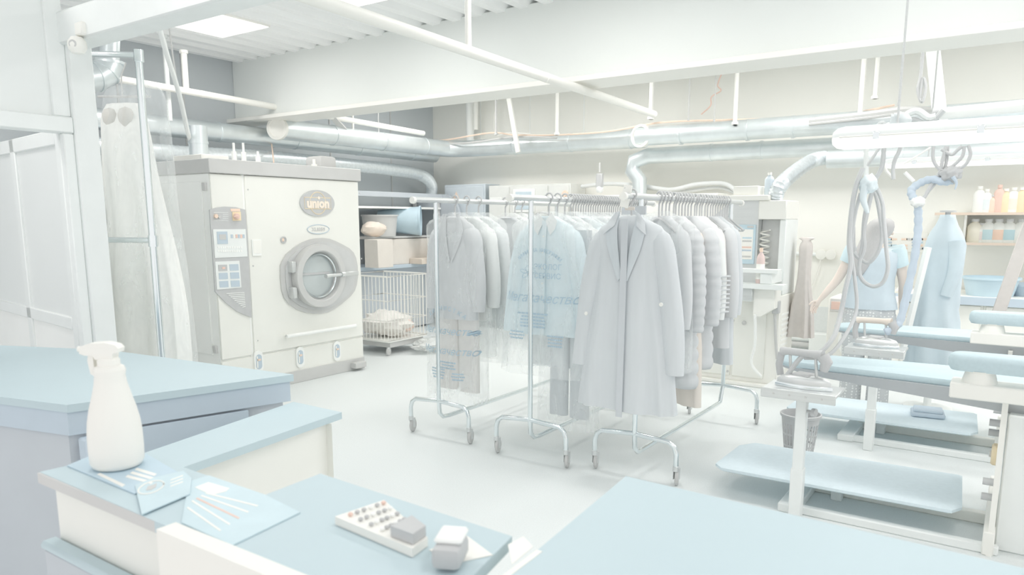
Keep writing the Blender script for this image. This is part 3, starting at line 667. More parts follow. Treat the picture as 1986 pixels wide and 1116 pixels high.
# calculator, stapler, papers
t = thing('calculator', 'desk calculator with rows of keys on the nearest counter', 'calculator', oz(760, 1020, ZN))
cq = [(650, 1018), (745, 985), (830, 1060), (800, 1082)]
q3 = [oz(a, b, ZN + .001) for a, b in cq]
MB().prism(q3, (0, 0, .015)).build('case', WHITE, t)
def bil(u, v): return q3[0].lerp(q3[1], u).lerp(q3[3].lerp(q3[2], u), v)
dq = [bil(.12, .70) , bil(.95, .70), bil(.98, .97), bil(.2, .97)]
MB().prism([p + ez * .016 for p in dq], (0, 0, .018)).build('display_hood', BLACK, t)
for i in range(6):
    for j in range(4):
        p = bil(.18 + .145 * i, .10 + .155 * j); MB().box(p + ez * .019, (.0085, .0075, .006), .002, Matrix.Rotation(R(30), 3, 'Z')).build('key', RED if (i, j) in ((0, 0), (5, 0)) else (BLACK if (i + j) % 3 else SIDEG), t)
t = thing('stapler', 'dark stapler standing on the paper at the front edge', 'stapler', oz(873, 1090, ZN))
sp = oz(874, 1095, ZN)
MB().box(sp + Vector((0, 0, .022)), (.046, .07, .036), .010, Matrix.Rotation(R(25), 3, 'Z'), 2).build('body', BLACK, t)
MB().box(sp + Vector((-.004, .008, .044)), (.044, .055, .010), .004, Matrix.Rotation(R(25), 3, 'Z')).build('cap', SIDEG, t)
solo('paper_sheet', MB().prism([oz(a, b, ZN + .0006) for a, b in ((832, 1068), (905, 1040), (956, 1078), (880, 1094))], (0, 0, .001)), PAPER, 'white paper sheet lying by the stapler', 'paper')
solo('paper_sheet', MB().prism([oz(a, b, ZN + .0004) for a, b in ((985, 1058), (1015, 1042), (1034, 1062), (993, 1096))], (0, 0, .001)), PAPER, 'small white slip at the gap between the two counters', 'paper')

# ================================================================ GARMENT RACKS AND CLOTHES
ZBAR = 1.755
RY0, RY1 = 4.12, 5.80
def make_rack(xc, y0, label):
    t = thing('garment_rack', label, 'rack', (xc, y0, 0), 'rolling garment racks')
    L = RY1 - RY0
    for k, yy in enumerate((y0, y0 + L)):
        pts = [(xc - .28, yy, .105), (xc - .28, yy, .20), (xc - .265, yy, .245), (xc - .23, yy, .27), (xc - .02, yy, .285), (xc + .02, yy, .285), (xc + .23, yy, .27), (xc + .265, yy, .245), (xc + .28, yy, .20), (xc + .28, yy, .105)]
        MB().tube(pts, .016, 12).build('base_leg', CHROME, t)
        MB().tube([(xc, yy, .285), (xc, yy, ZBAR - .015)], .016, 12).tube([(xc, yy, 1.62), (xc, yy, 1.66)], .019, 12).build('post', CHROME, t)
        for sx in (-.28, .28):
            c = Vector((xc + sx, yy, .0))
            cs_ = MB().lathe([(.019, 0), (.019, .03), (.014, .035), (.014, .05)], c + ez * .095, 12).box(c + Vector((-.016, .015, .075)), (.005, .03, .075), .002).box(c + Vector((.016, .015, .075)), (.005, .03, .075), .002).build('caster', STEEL, t)
            MB().lathe([(.018, -.012), (.044, -.012), (.050, -.008), (.052, 0), (.050, .008), (.044, .012), (.018, .012)], c + Vector((0, .02, .052)), 20, axis=(1, .35, 0)).build('wheel', RUBBER, cs_)
    MB().tube([(xc, y0, .28), (xc, y0 + .01, .19), (xc, y0 + .05, .155), (xc, y0 + .12, .15), (xc, y0 + L - .12, .15), (xc, y0 + L - .05, .155), (xc, y0 + L, .28)], .016, 12).build('bottom_rail', CHROME, t)
    MB().tube([(xc, y0 - .24, ZBAR), (xc, y0 + L + .24, ZBAR)], .019, 14).build('hanging_bar', STEEL, t)
    for yy in (y0 - .24, y0 + L + .24): MB().tube([(xc, yy - .012, ZBAR - .004), (xc, yy + .012, ZBAR - .004)], .024, 12).build('bar_end', PIPEW, t)
    return t
RX = (-3.463, -2.614, -1.894)
make_rack(RX[0], 4.11, 'chrome rolling rack on the left with seven hangers')
make_rack(RX[1], 4.05, 'chrome rolling rack in the middle holding the blue shirt')
make_rack(RX[2], 4.15, 'chrome rolling rack on the right holding the long dark coat')

ONES = 'first second third fourth fifth sixth seventh eighth ninth tenth eleventh twelfth thirteenth fourteenth fifteenth sixteenth seventeenth eighteenth nineteenth'.split()
def nth(i):
    if i < 19: return ONES[i]
    if i == 19: return 'twentieth'
    if i == 29: return 'thirtieth'
    return ('twenty ' if i < 29 else 'thirty ') + ONES[(i + 1) % 10 - 1]
# hanger prototype
HGM = BLACK
def make_hanger(x, y, z, mat):
    t = thing('clothes_hanger', '', 'hanger', (x, y, z))
    MB().tube([(x, y, z - .11), (x, y, z - .03), (x + .012, y, z - .01), (x + .028, y, z + .018), (x + .018, y, z + .045), (x - .008, y, z + .05), (x - .026, y, z + .032), (x - .028, y, z + .012)], .006, 8, smooth=3).build('hook', mat, t)
    MB().tube([(x - .17, y, z - .205), (x - .10, y, z - .165), (x, y, z - .115), (x + .10, y, z - .165), (x + .17, y, z - .205)], .009, 8, smooth=3).tube([(x - .165, y, z - .21), (x + .165, y, z - .21)], .005, 6).build('shoulder_bar', mat, t)
    return t
ZH = ZBAR - .012
H0 = make_hanger(RX[0], 4.3, ZH, HGM); H0_used = [False]
def hanger(x, y, label, group, rz=0.):
    if not H0_used[0]: o = H0; H0_used[0] = True; o.location = (x, y, ZH)
    else: o = copytree(H0, (x, y, ZH))
    o.rotation_euler = (0, 0, rz); o['label'] = label; o['category'] = 'hanger'; o['group'] = group
    return o
def ring_shape(cx, cy, z, hw_, hd, n, folds, fa, seed, zf=None):
    ring = []
    for k in range(n):
        a = 2 * PI * k / n; ca, sa = math.cos(a), math.sin(a)
        q = 1 + fa * math.sin(folds * a + seed + 1.1 * math.sin(3 * a + seed))
        x = hw_ * math.copysign(abs(ca) ** .75, ca)
        ring.append(Vector((cx + x, cy + hd * math.copysign(abs(sa) ** .8, sa) * q, z + (zf(x) if zf else 0))))
    return ring
def body_rings(cx, cy, zn, sw, hem_w, length, depth, seed, n=48, folds=7, fa=.18, puff=0, sleeve=True):
    # zn: neck height, sw: half shoulder width
    lv = [(.052, 0, .035), (.075, -.012, .045), (.6 * sw, -.035, .6 * depth), (.88 * sw, -.062, .75 * depth), (sw, -.095, .85 * depth), (sw * .99, -.15, .95 * depth)]
    m = 16 if not puff else 44
    rings = [ring_shape(cx, cy, zn + z, w_, d_, n, folds, 0.02, seed) for w_, z, d_ in lv]
    for i in range(1, m + 1):
        f = i / m; z = -.15 - (length - .15) * f
        w_ = sw * .97 + (hem_w - sw * .97) * f - .02 * math.sin(PI * min(1, f * 1.6)); d_ = depth * (.95 + .25 * f)
        if puff:
            b = abs(math.sin(PI * puff * f)) ** .55; w_ *= .965 + .045 * b; d_ *= .85 + .25 * b
        rings.append(ring_shape(cx, cy, zn + z, w_, d_, n, folds, fa * f if not puff else .04, seed))
    return rings
def sleeve_mb(cx, cy, zn, sw, side, length, r0, r1, out, fwd, puff=0, n=18):
    p0 = Vector((cx + side * (sw - .045), cy, zn - .075)); p1 = Vector((cx + side * (sw + out * .55), cy - fwd * .4, zn - .115 - length * .48)); p2 = Vector((cx + side * (sw + out), cy - fwd, zn - .115 - length))
    pts = spline([p0, p1, p2], 8 if not puff else 22); rings = []
    for i, p in enumerate(pts):
        f = i / (len(pts) - 1); r = r0 + (r1 - r0) * f
        r *= (1 + .05 * math.sin(9 * f + side)) if not puff else (.93 + .1 * abs(math.sin(PI * puff * f)) ** .55)
        r *= min(1, .30 + .70 * math.sqrt(min(1, f / .16)))
        rings.append([p + Vector((r * math.cos(2 * PI * k / n), .72 * r * math.sin(2 * PI * k / n) * (1 + .06 * math.sin(3 * k)), 0)) for k in range(n)])
    return MB().loft(rings)
BODY = {}
def strip(bvh, inner, outer, x, y, zn, mat, name, par, lift=.008, n=8, side=1, th=.004, fall=-.04):
    def res(P): 
        out = []
        for i in range(n + 1):
            f = i / n * (len(P) - 1); k = min(int(f), len(P) - 2); q = f - k
            out.append((P[k][0] + (P[k + 1][0] - P[k][0]) * q, P[k][1] + (P[k + 1][1] - P[k][1]) * q))
        return out
    A, B_ = res(inner), res(outer); g = []
    for a, b in zip(A, B_):
        row = []
        for j in range(4):
            h = j / 3; px_ = x + side * (a[0] + (b[0] - a[0]) * h); pz = zn + a[1] + (b[1] - a[1]) * h
            hit = bvh.ray_cast(Vector((px_, y - .6, pz)), Vector((0, 1, 0)))[0]
            yy_ = min(hit.y, y + fall) if hit else y + fall
            row.append(Vector((px_, yy_ - lift - .006 * math.sin(h * PI), pz)))
        g.append(row)
    return MB().sheet(g, th).build(name, mat, par, ang=60)
def garment(name, label, cat, x, y, zn, sw, hem, length, depth, mat, seed, sl=None, puff=0, group=None, collar=None, placket=None, folds=7, fa=.16):
    t = thing(name, label, cat, (x, y, zn - length), group)
    mb = MB().loft(body_rings(x, y, zn, sw, hem, length, depth, seed, folds=folds, fa=fa, puff=puff)); mb.build('body', mat, t, ang=75)
    bv = BVHTree.FromPolygons([tuple(v) for v in mb.v], mb.f); BODY[t.name] = bv
    if sl:
        ln, out, fwd = sl
        for sd in (-1, 1):
            s = sleeve_mb(x, y, zn, sw, sd, ln, .085 if not puff else .09, .055 if not puff else .065, out, fwd, puff).build('sleeve', mat, t, ang=75)
    if collar == 'shirt' or collar:
        for sd in (-1, 1):
            if placket: strip(bv, [(.006, -.03), (.03, -.005), (.058, .022)], [(.05, -.125), (.08, -.09), (.092, -.03)], x, y, zn, collar, 'collar', t, side=sd)
            else: strip(bv, [(.045, .02), (.05, -.06), (.03, -.2), (.004, -.33)], [(.075, .015), (.115, -.09), (.085, -.2), (.012, -.34)], x, y, zn, collar, 'lapel', t, side=sd)
    if placket:
        g = [[(x + a, y - depth * (.62 + .33 * min(1, f * 4) + .2 * f) - .016, zn - .03 - (length - .04) * f) for a in (-.018, .018)] for f in [i / 14 for i in range(15)]]
        MB().sheet(g, .003).build('placket', placket, t, ang=60)
        for i in range(1, 7):
            f = i / 7.3; MB().lathe([(.007, 0), (.006, .003), (.001, .003)], (x, y - depth * (.62 + .33 * min(1, f * 4) + .2 * f) - .018, zn - .03 - (length - .04) * f), 10, axis=(0, -1, 0)).build('button', PAPER, t)
    return t
def bag(label, x, y, zn, sw, hem, length, depth, seed, mat=None, group=None, cat='bag'):
    t = thing('garment_bag', label, cat, (x, y, zn - length), group)
    mb = MB(); rr = body_rings(x, y, zn + .03, sw, hem, length, depth, seed, n=40, folds=5, fa=.10)
    mb.loft(rr, False); o = mb.build('film', mat or BAGM, t, ang=80)
    return t, BVHTree.FromPolygons([tuple(v) for v in mb.v], mb.f)
def trousers(name, label, x, y, z0, z1, hw_, mat, seed, split=True, group=None):
    t = thing(name, label, 'trousers', (x, y, z1), group)
    for sd in ((-1, 1) if split else (0,)):
        w_ = hw_ * (.49 if split else 1); rings = []
        for i in range(10):
            f = i / 9
            rings.append(ring_shape(x + sd * hw_ * (.52 + .05 * f), y - .01 * sd, z0 + (z1 - z0) * f, w_ * (1 - .06 * f), .035, 28, 3, .2, seed + sd))
        MB().loft(rings).build('leg', mat, t, ang=70)
    return t
DARKC = M('dark_navy_wool', (217, 221, 224), .9, var=.015, scale=30, stretch=(1, 1, .15))
DARKG = M('charcoal_wool', (218, 220, 222), .9, var=.015, scale=30, stretch=(1, 1, .15))
PUFFM = M('dark_nylon', (216, 218, 220), .5, var=.02, scale=20)
BEIGE = M('beige_cotton', (236, 233, 230), .9, var=.02, scale=30)
SHIRTB = M('pale_blue_cotton', (228, 240, 244), .9, var=.02, scale=40)
SHIRTW = M('white_cotton', (240, 242, 241), .9, var=.01, scale=40)
GREYF = M('grey_suiting', (234, 237, 238), .9, var=.02, scale=40)
BROWN = M('brown_wool', (214, 208, 204), .9, var=.03, scale=20)
ZN_ = ZH - .10     # neck height of hanging clothes

# ---- left rack
hy = [4.33, 4.47, 4.62, 4.98, 5.12, 5.22, 5.34]
x0 = RX[0]
hl = ['black hanger nearest the camera on the left rack', 'second black hanger from the near end of the left rack', 'third black hanger from the near end of the left rack, standing alone', 'fourth black hanger on the left rack, first of the far cluster',
      'fifth black hanger on the left rack, second of the far cluster', 'sixth black hanger on the left rack, third of the far cluster', 'farthest black hanger on the left rack']
for y_, l_ in zip(hy, hl): hanger(x0, y_, l_, 'hangers on the left rack')
garment('suit_jacket', 'charcoal suit jacket in a clear bag at the near end of the left rack', 'jacket', x0, hy[0], ZN_, .185, .20, .76, .055, DARKG, 1, sl=(.58, .03, .01), collar=DARKG)
trousers('trousers', 'beige trousers hanging below the charcoal jacket in the printed bag', x0 - .005, hy[0] + .04, .98, .32, .19, BEIGE, 2)
bg_, bv = bag('printed clear bag over the charcoal jacket and beige trousers', x0, hy[0] + .01, ZN_, .265, .27, 1.42, .12, 3)
def bagprint(par, bv, x, y, zs, arc=None, mir=False):
    sx = -1 if mir else 1
    for z, s_, tx in zs: text(tx, s_, PRINT, par, (x, y - .2, z), (sx, 0, 0), (0, 0, 1), 'print', .0006, bvh=bv, ray_d=(0, 1, 0), shear=.35 if s_ > .05 else 0)
    if arc:
        z, rad_, tx, s_ = arc
        n = len(tx)
        for i, ch in enumerate(tx):
            if ch == ' ': continue
            a = (i - (n - 1) / 2) / n * 1.5 * sx
            text(ch, s_, PRINT, par, (x + rad_ * math.sin(a), y - .2, z + rad_ * math.cos(a) - rad_), (sx * math.cos(a), 0, -sx * math.sin(a)), (math.sin(a), 0, math.cos(a)), 'print', .0006, bvh=bv, ray_d=(0, 1, 0))
bagprint(bg_, bv, x0, hy[0], [(.80, .075, 'Мегакачество'), (.65, .075, 'Мегакачество')], arc=(.97, .26, 'ХИМЧИСТКА', .045))
def textblock(par, bv, x, y, z, w_, rows, mat=PRINT):
    mb = MB(); rnd = random.Random(int(z * 1000))
    for i in range(rows):
        ww = w_ * rnd.uniform(.7, 1); zz = z - i * .022
        for j in range(8):
            xa = x - ww / 2 + ww * j / 8; xb = xa + ww / 8 * .82
            hs = [bv.ray_cast(Vector((q, y - .5, r)), Vector((0, 1, 0)))[0] for q, r in ((xa, zz), (xb, zz), (xb, zz + .011), (xa, zz + .011))]
            if all(hs): mb.prism([h - Vector((0, .004, 0)) for h in hs], (0, -.0008, 0))
    if mb.v: mb.build('print_lines', mat, par)
textblock(bg_, bv, x0 - .08, hy[0], .50, .15, 4); textblock(bg_, bv, x0 + .02, hy[0], .56, .17, 3); textblock(bg_, bv, x0 + .11, hy[0], .48, .11, 3)
cols = [('white', SHIRTW, .98), ('grey', GREYF, 1.05), ('charcoal', DARKG, 1.0), ('white', SHIRTW, .95), ('grey', GREYF, 1.0), ('charcoal', DARKG, 1.02)]
for i, (cn_, m_, ln) in enumerate(cols):
    y_ = hy[i + 1]; od = ['second', 'third', 'fourth', 'fifth', 'sixth', 'last'][i]
    garment('jacket', '%s jacket in film, %s garment from the near end of the left rack' % (cn_, od), 'jacket', x0 + .03, y_, ZN_, .19, .20, ln - .2, .04, m_, i + 5, sl=(.56, .02, 0))
    if i < 5: bag('clear bag on the %s garment from the near end of the left rack' % od, x0 + .035, y_, ZN_, .225, .23, ln + .1, .06, i + 9)
# ---- middle rack
x0 = RX[1]
hanger(x0, 4.27, 'black hanger carrying the pale blue shirt on the middle rack', 'hangers on the middle rack')
garment('shirt', 'pale blue long sleeved shirt in a printed bag on the middle rack', 'shirt', x0 - .0, 4.27, ZN_, .20, .25, .80, .06, SHIRTB, 4, sl=(.68, .10, .01), collar=SHIRTW, placket=SHIRTB)
bg_, bv = bag('printed clear bag over the pale blue shirt', x0, 4.28, ZN_, .285, .375, 1.10, .13, 6)
bagprint(bg_, bv, x0, 4.28, [(1.10, .085, 'Мегакачество')], arc=(1.42, .24, 'ХИМЧИСТКА КИЛОГРАММ', .034), mir=False)
textblock(bg_, bv, x0 - .04, 4.28, .99, .26, 5); textblock(bg_, bv, x0 - .17, 4.28, .86, .15, 3); textblock(bg_, bv, x0 + .14, 4.28, .85, .13, 4)
for k_i in range(5):      # printed flower
    a = k_i * 2 * PI / 5 + .3; mbp = MB(); P = []
    for q in range(15):
        b = 2 * PI * q / 14; rx, rz = .035 + .03 * math.cos(b), .016 * math.sin(b)
        xx = x0 - .09 + rx * math.cos(a) - rz * math.sin(a); zz = 1.27 + .7 * (rx * math.sin(a) + rz * math.cos(a))
        h = bv.ray_cast(Vector((xx, 3.6, zz)), Vector((0, 1, 0)))[0]
        if h: P.append(h - Vector((0, .004, 0)))
    if len(P) > 4: mbp.tube(P, .0016, 5).build('print_petal', PRINT, bg_)
for i in range(2): text(['ЭКОЛОГ', 'СЕРВИС'][i], .05, PRINT, bg_, (x0 + .07, 4.0, 1.31 - i * .06), (1, 0, 0), (0, 0, 1), 'print', .0005, bvh=bv, ray_d=(0, 1, 0))
hanger(x0, 4.38, 'black hanger carrying the dark trousers on the middle rack', 'hangers on the middle rack')
trousers('trousers', 'long dark trousers behind the pale blue shirt on the middle rack', x0 + .10, 4.40, 1.55, .25, .155, DARKC, 5)
bag('clear bag on the long dark trousers of the middle rack', x0 + .09, 4.40, ZN_, .22, .24, 1.50, .08, 8)
garment('skirt', 'grey suit in a dusty bag behind the blue shirt', 'suit', x0 - .03, 4.48, ZN_, .20, .24, 1.06, .03, GREYF, 6, sl=(.6, .03, 0)); hanger(x0, 4.48, 'black hanger carrying the grey suit behind the blue shirt', 'hangers on the middle rack')
rnd = random.Random(4)
yy = 4.56; i = 0
while yy < 5.80:
    hanger(x0, yy, 'black hanger hook, %s from the near end of the packed middle rack row' % nth(i), 'packed hangers on the middle rack', rnd.uniform(-.12, .12))
    if i % 3 == 0:
        m_ = [SHIRTW, SHIRTB, GREYF, DARKG][(i // 3) % 4]; nm = ['white', 'pale blue', 'grey', 'charcoal'][(i // 3) % 4]
        od = ['first', 'second', 'third', 'fourth', 'fifth', 'sixth', 'seventh', 'eighth', 'ninth', 'tenth', 'eleventh', 'twelfth', 'thirteenth'][i // 3]
        garment('shirt', '%s shirt in film, %s of the packed row on the middle rack' % (nm, od), 'shirt', x0 + rnd.uniform(-.01, .03), yy, ZN_, .20, .21, .80, .028, m_, i, sl=(.56, .02, 0))
        bag('clear bag on the %s of the packed row on the middle rack' % od, x0 + .02, yy + .01, ZN_, .235, .25, 1.05 + .1 * rnd.random(), .05, i + 3)
    yy += .037; i += 1
# ---- right rack
x0 = RX[2]
hanger(x0, 4.02, 'black hanger carrying the long dark coat on the right rack', 'hangers on the right rack')
t = garment('coat', 'long dark navy coat with wide collar at the near end of the right rack', 'coat', x0 + .0, 4.02, ZN_ + .0, .21, .325, 1.16, .085, DARKC, 2, sl=(.80, .10, .02), folds=9, fa=.22)
COATL = M('coat_facing', (209, 213, 217), .9, var=.015); cx_ = x0; cy_ = 4.02
LAP = M('coat_lapel', (211, 217, 221), .85, var=.02); bv = BODY[t.name]
for sd in (-1, 1):          # wide collar and lapels
    strip(bv, [(.05, .02), (.055, -.05), (.038, -.18), (.012, -.36)], [(.08, .005), (.125, -.08), (.105, -.19), (.03, -.38)], cx_, cy_, ZN_, LAP, 'lapel', t, side=sd, lift=.012, n=10)
    strip(bv, [(.045, .028), (.06, -.012), (.07, -.06)], [(.075, .012), (.115, -.037), (.135, -.11)], cx_, cy_, ZN_, DARKC, 'collar', t, side=sd, lift=.022, n=8)
MB().sheet([[(cx_ + .075 * math.cos(a) , cy_ + .03 - .05 * abs(math.sin(a)) * 0 + .03 * math.sin(a), ZN_ + .035 + z_) for a in [PI * k / 10 for k in range(11)]] for z_ in (-.03, .02)], .005).build('collar_stand', DARKC, t, ang=60)
MB().sheet([[(cx_ + a, cy_ - .104 - .02 * f, ZN_ - .02 - 1.17 * f) for a in (-.012, .028)] for f in [k / 10 for k in range(11)]], .004).build('front_edge', COATL, t)
for q in ((-.235, -.585), (.245, -.50)):
    h = Vector((cx_ + q[0], cy_ - .10, ZN_ + q[1])); MB().lathe([(.012, 0), (.011, .005), (.001, .005)], h, 12, axis=(0, -1, 0)).build('button', WHITE, t)
MB().b2((cx_ - .03, cy_ - .03, ZN_ + .03), (cx_ + .03, cy_ - .02, ZN_ + .05), .002).build('neck_label', CARD, t)
tg = thing('paper_tag', 'white paper tag pinned to the coat hanger on the right rack', 'tag', (x0 + .02, 4.2, ZN_ + .1))
MB().box((x0 - .015, 3.97, ZN_ + .11), (.055, .004, .13), .001, Matrix.Rotation(R(12), 3, 'Y')).build('slip', PAPER, tg)
MB().tube([(x0 - .02, 3.97, ZN_ + .16), (x0 - .035, 3.98, ZBAR + .02), (x0 + .0, 4.0, ZBAR + .025)], .004, 6, smooth=4).build('string', DGREY, tg)
spec = [  # y, name, label, cat, xoff, sw, hem, len, depth, mat, sleeve, puff
    (4.47, 'jacket', 'dark jacket in shiny film just behind the long coat', 'jacket', .0, .20, .22, .85, .06, DARKG, (.58, .04, .01), 0),
    (4.66, 'puffer_coat', 'long dark quilted puffer coat in the middle of the right rack', 'coat', .02, .185, .23, 1.12, .085, PUFFM, (.62, .05, .02), 11),
    (4.86, 'puffer_coat', 'second dark quilted puffer coat further back on the right rack', 'coat', .05, .185, .22, 1.02, .085, PUFFM, (.60, .05, .02), 10),
    (5.04, 'jacket', 'white jacket with striped cuff on the right rack', 'jacket', .02, .195, .21, .72, .05, SHIRTW, (.58, .05, .01), 0),
    (5.18, 'jacket', 'beige knitted jacket on the right rack', 'jacket', -.02, .195, .21, .75, .05, BEIGE, (.55, .04, .01), 0),
    (5.36, 'jacket', 'dark jacket at the far right end of the right rack', 'jacket', .0, .205, .23, .95, .06, DARKG, (.60, .05, .01), 0),
    (5.52, 'coat', 'dark coat hanging last on the right rack', 'coat', -.02, .20, .24, 1.10, .06, DARKC, (.60, .05, .01), 0)]
for y_, nm, lb, ct, xo, sw, hm, ln, dp_, m_, sl_, pf in spec:
    g_ = garment(nm, lb, ct, x0 + xo, y_, ZN_, sw, hm, ln, dp_, m_, y_ * 7, sl=sl_, puff=pf)
    hanger(x0, y_, 'black hanger of the ' + lb, 'hangers on the right rack', R(-27)); g_.rotation_euler = (0, 0, R(-27))
    if 'striped' in lb:
        for k in range(9):
            p = Vector((x0 + xo + sw + .045, y_ - .01, ZN_ - .40 - k * .03)); MB().box(p, (.13, .10, .010), .002).build('cuff_stripe', DARKG, g_)
bg2, _ = bag('shiny clear bag over the dark jacket behind the long coat', x0 - .0, 4.47, ZN_, .28, .29, 1.0, .10, 4, BAGM); bg2.rotation_euler = (0, 0, R(-27))
yy = 4.42; i = 0
while yy < 5.75:
    if all(abs(yy - s[0]) > .03 for s in spec): hanger(x0, yy, 'black hanger hook, %s from the near end of the packed right rack row' % nth(i), 'packed hangers on the right rack', R(-27) + rnd.uniform(-.12, .12)); i += 1
    yy += .055
gs = garment('skirt', 'beige lining hem showing below the puffer coats', 'skirt', x0 + .03, 4.78, ZN_ - .05, .18, .22, 1.22, .05, M('tan_cotton', (236, 228, 220), .9), 3); gs.rotation_euler = (0, 0, R(-27))
# hanging black phone-like device seen over the racks
t = thing('hanging_receiver', 'small black device hanging from a wire above the middle rack', 'device', oy(1163, 375, 8.7))
MB().box(oy(1163, 352, 8.7), (.09, .06, .20), .012).build('body', BLACK, t); MB().lathe([(.03, 0), (.05, .03), (.05, .06), (.03, .08)], oy(1163, 374, 8.7), 14).build('cup', SIDEG, t)
MB().tube([oy(1163, 335, 8.7), oy(1163, 316, 8.72)], .012, 8).build('stem', DGREY, t)

# ================================================================ LEFT CORNER: SHELF, TUBS, CAGE TROLLEY
t = SHELF = thing('storage_shelf', 'grey storage shelving in the corner behind the cage trolley', 'shelf', (-7.5, 8.0, 0))
for z_ in (1.80, 1.385): MB().b2((-7.9, 7.0, z_ - .03), (-7.35, 8.85, z_), .004).build('shelf_board', SIDEG if z_ > 1.5 else DGREY, t)
MB().b2((-7.9, 7.0, .93), (-7.3, 8.9, .98), .004).build('shelf_board', BLUEED, t)
for yy in (7.02, 8.8): MB().b2((-7.42, yy, 0), (-7.37, yy + .05, 1.98), .004).build('upright', DGREY, t); MB().b2((-7.88, yy, 0), (-7.83, yy + .05, 1.98), .004).build('upright', DGREY, t)
MB().b2((-7.9, 7.05, .02), (-7.45, 8.75, .92), .006).build('base_cabinet', NAVY, t)
def tubmb(c, r0, r1, h, ax=None, n=28):
    return MB().lathe([(.001, 0), (r0, 0), (r1, h), (r1 * 1.05, h), (r1 * 1.05, h - .02), (r1 * .99, h - .02), (r1 * .97, h - .005), (r0 * .96, .02), (.001, .02)], c, n, axis=ax, cap=False)
solo('tub', tubmb((-7.75, 7.9, 1.60), .15, .21, .62, (.80, .60, .0)), TUBB, 'pale blue tub lying on its side on the corner shelf', 'tub')
solo('tub', tubmb((-7.45, 7.62, 1.385), .22, .25, .30), DGREY, 'grey tub upside down beside the blue tub', 'tub')
NV = [(-7.9, 8.87, 1.0), (-7.02, 8.87, 1.0), (-7.02, 8.87, 1.62)] + [(-7.34 + .32 * math.cos(a), 8.87, 1.66 + .34 * math.sin(a)) for a in [PI / 2 * k / 8 for k in range(9)]] + [(-7.9, 8.87, 2.0)]
MB().prism(NV, (0, .05, 0)).build('end_panel', NAVY, SHELF)
MB().b2((-7.36, 7.0, 1.93), (-7.33, 8.87, 2.0), .004).build('top_band', NAVY, SHELF)
solo('carton', MB().b2((-7.7, 7.75, .98), (-7.35, 8.62, 1.345), .006), CARD, 'wide cardboard carton under the corner shelf', 'box')
solo('carton', MB().b2((-7.2, 7.06, .985), (-6.95, 7.35, 1.36), .006), CARD, 'tall narrow carton right against the dry cleaning machine', 'box')
solo('carton', MB().b2((-7.34, 8.1, .98), (-7.1, 8.85, 1.06), .004), M('tan_card', (226, 214, 202), .85), 'flat open carton tray below the white sack', 'box')
mb = MB(); rings = []
def blob(c, r, n=20, m=12, seed=0, amp=.18):
    rings = []
    for i in range(m + 1):
        th = PI * i / m; ring = []
        for k in range(n):
            a = 2 * PI * k / n; d = Vector((math.sin(th) * math.cos(a), math.sin(th) * math.sin(a), -math.cos(th)))
            q = 1 + amp * mnoise.noise(d * 2.2 + Vector((seed, seed, 0))) + amp * .5 * mnoise.noise(d * 5 + Vector((seed, 0, seed)))
            ring.append(Vector(c) + Vector((d.x * r[0], d.y * r[1], d.z * r[2])) * q)
        rings.append(ring)
    return MB().loft(rings, True)
solo('sack', blob((-6.95, 8.35, 1.2), (.16, .22, .2), seed=3), M('sack_film', (236, 239, 239), .4, var=.03, scale=12), 'white plastic sack beside the carton under the shelf', 'sack')
solo('sack', blob((-7.2, 7.25, 1.49), (.12, .2, .10), seed=5), M('tan_sack', (234, 222, 210), .6, var=.05, scale=14), 'small tan bundle on the shelf beside the machine', 'sack')
# cage trolley
t = thing('cage_trolley', 'white wire cage trolley right of the dry cleaning machine', 'trolley', (-6.3, 6.75, 0))
cx0, cx1, cy0, cy1, cz0, cz1 = -6.85, -6.12, 6.35, 7.05, .18, .95
for z_, r in ((cz0, .008), (.42, .006), (.66, .006), (cz1, .01)):
    MB().tube([(cx0, cy0, z_), (cx1, cy0, z_), (cx1, cy1, z_), (cx0, cy1, z_), (cx0, cy0, z_), (cx1, cy0, z_)], r, 8).build('hoop', WHITE, t)
mb = MB()
for k in range(13):
    f = k / 12
    for a, b in (((cx0, cy0), (cx1, cy0)), ((cx1, cy0), (cx1, cy1)), ((cx0, cy1), (cx1, cy1))):
        x_ = a[0] + (b[0] - a[0]) * f; y_ = a[1] + (b[1] - a[1]) * f; mb.tube([(x_, y_, cz0), (x_, y_, cz1)], .0045, 5)
mb.build('wire', WHITE, t)['kind'] = 'stuff'
MB().b2((cx0, cy0, cz0 - .02), (cx1, cy1, cz0 - .012)).build('floor_sheet', SIDEG, t)
MB().b2((cx0 + .05, cy0 + .05, .09), (cx1 - .02, cy1 - .05, cz0 - .02), .005).build('base_frame', DGREY, t)
for x_, y_ in ((cx1 - .03, cy0 + .03), (cx0 + .05, cy0 + .03), (cx1 - .03, cy1 - .03)):
    c = MB().b2((x_ - .015, y_ - .02, .05), (x_ + .015, y_ + .02, .1), .003).build('caster', STEEL, t)
    MB().lathe([(.015, -.012), (.045, -.012), (.05, 0), (.045, .012), (.015, .012)], (x_, y_, .05), 16, axis=(1, .3, 0)).build('wheel', RUBBER, c)
solo('laundry_bundle', blob((-6.48, 6.7, .34), (.32, .3, .15), seed=8, amp=.35), M('laundry_film', (239, 236, 232), .5, var=.05, scale=9), 'bundle of laundry in film inside the cage trolley', 'bundle')
solo('laundry_bundle', blob((-6.33, 6.85, .30), (.13, .12, .085), seed=2, amp=.3), M('pink_cloth', (238, 218, 208), .7, var=.05), 'small pinkish cloth on the laundry in the cage trolley', 'bundle')
solo('plastic_sheet', blob((-5.9, 7.0, .09), (.22, .35, .085), seed=6, amp=.4), BAGT, 'crumpled clear plastic sheet on the floor beside the cage trolley', 'sheet')

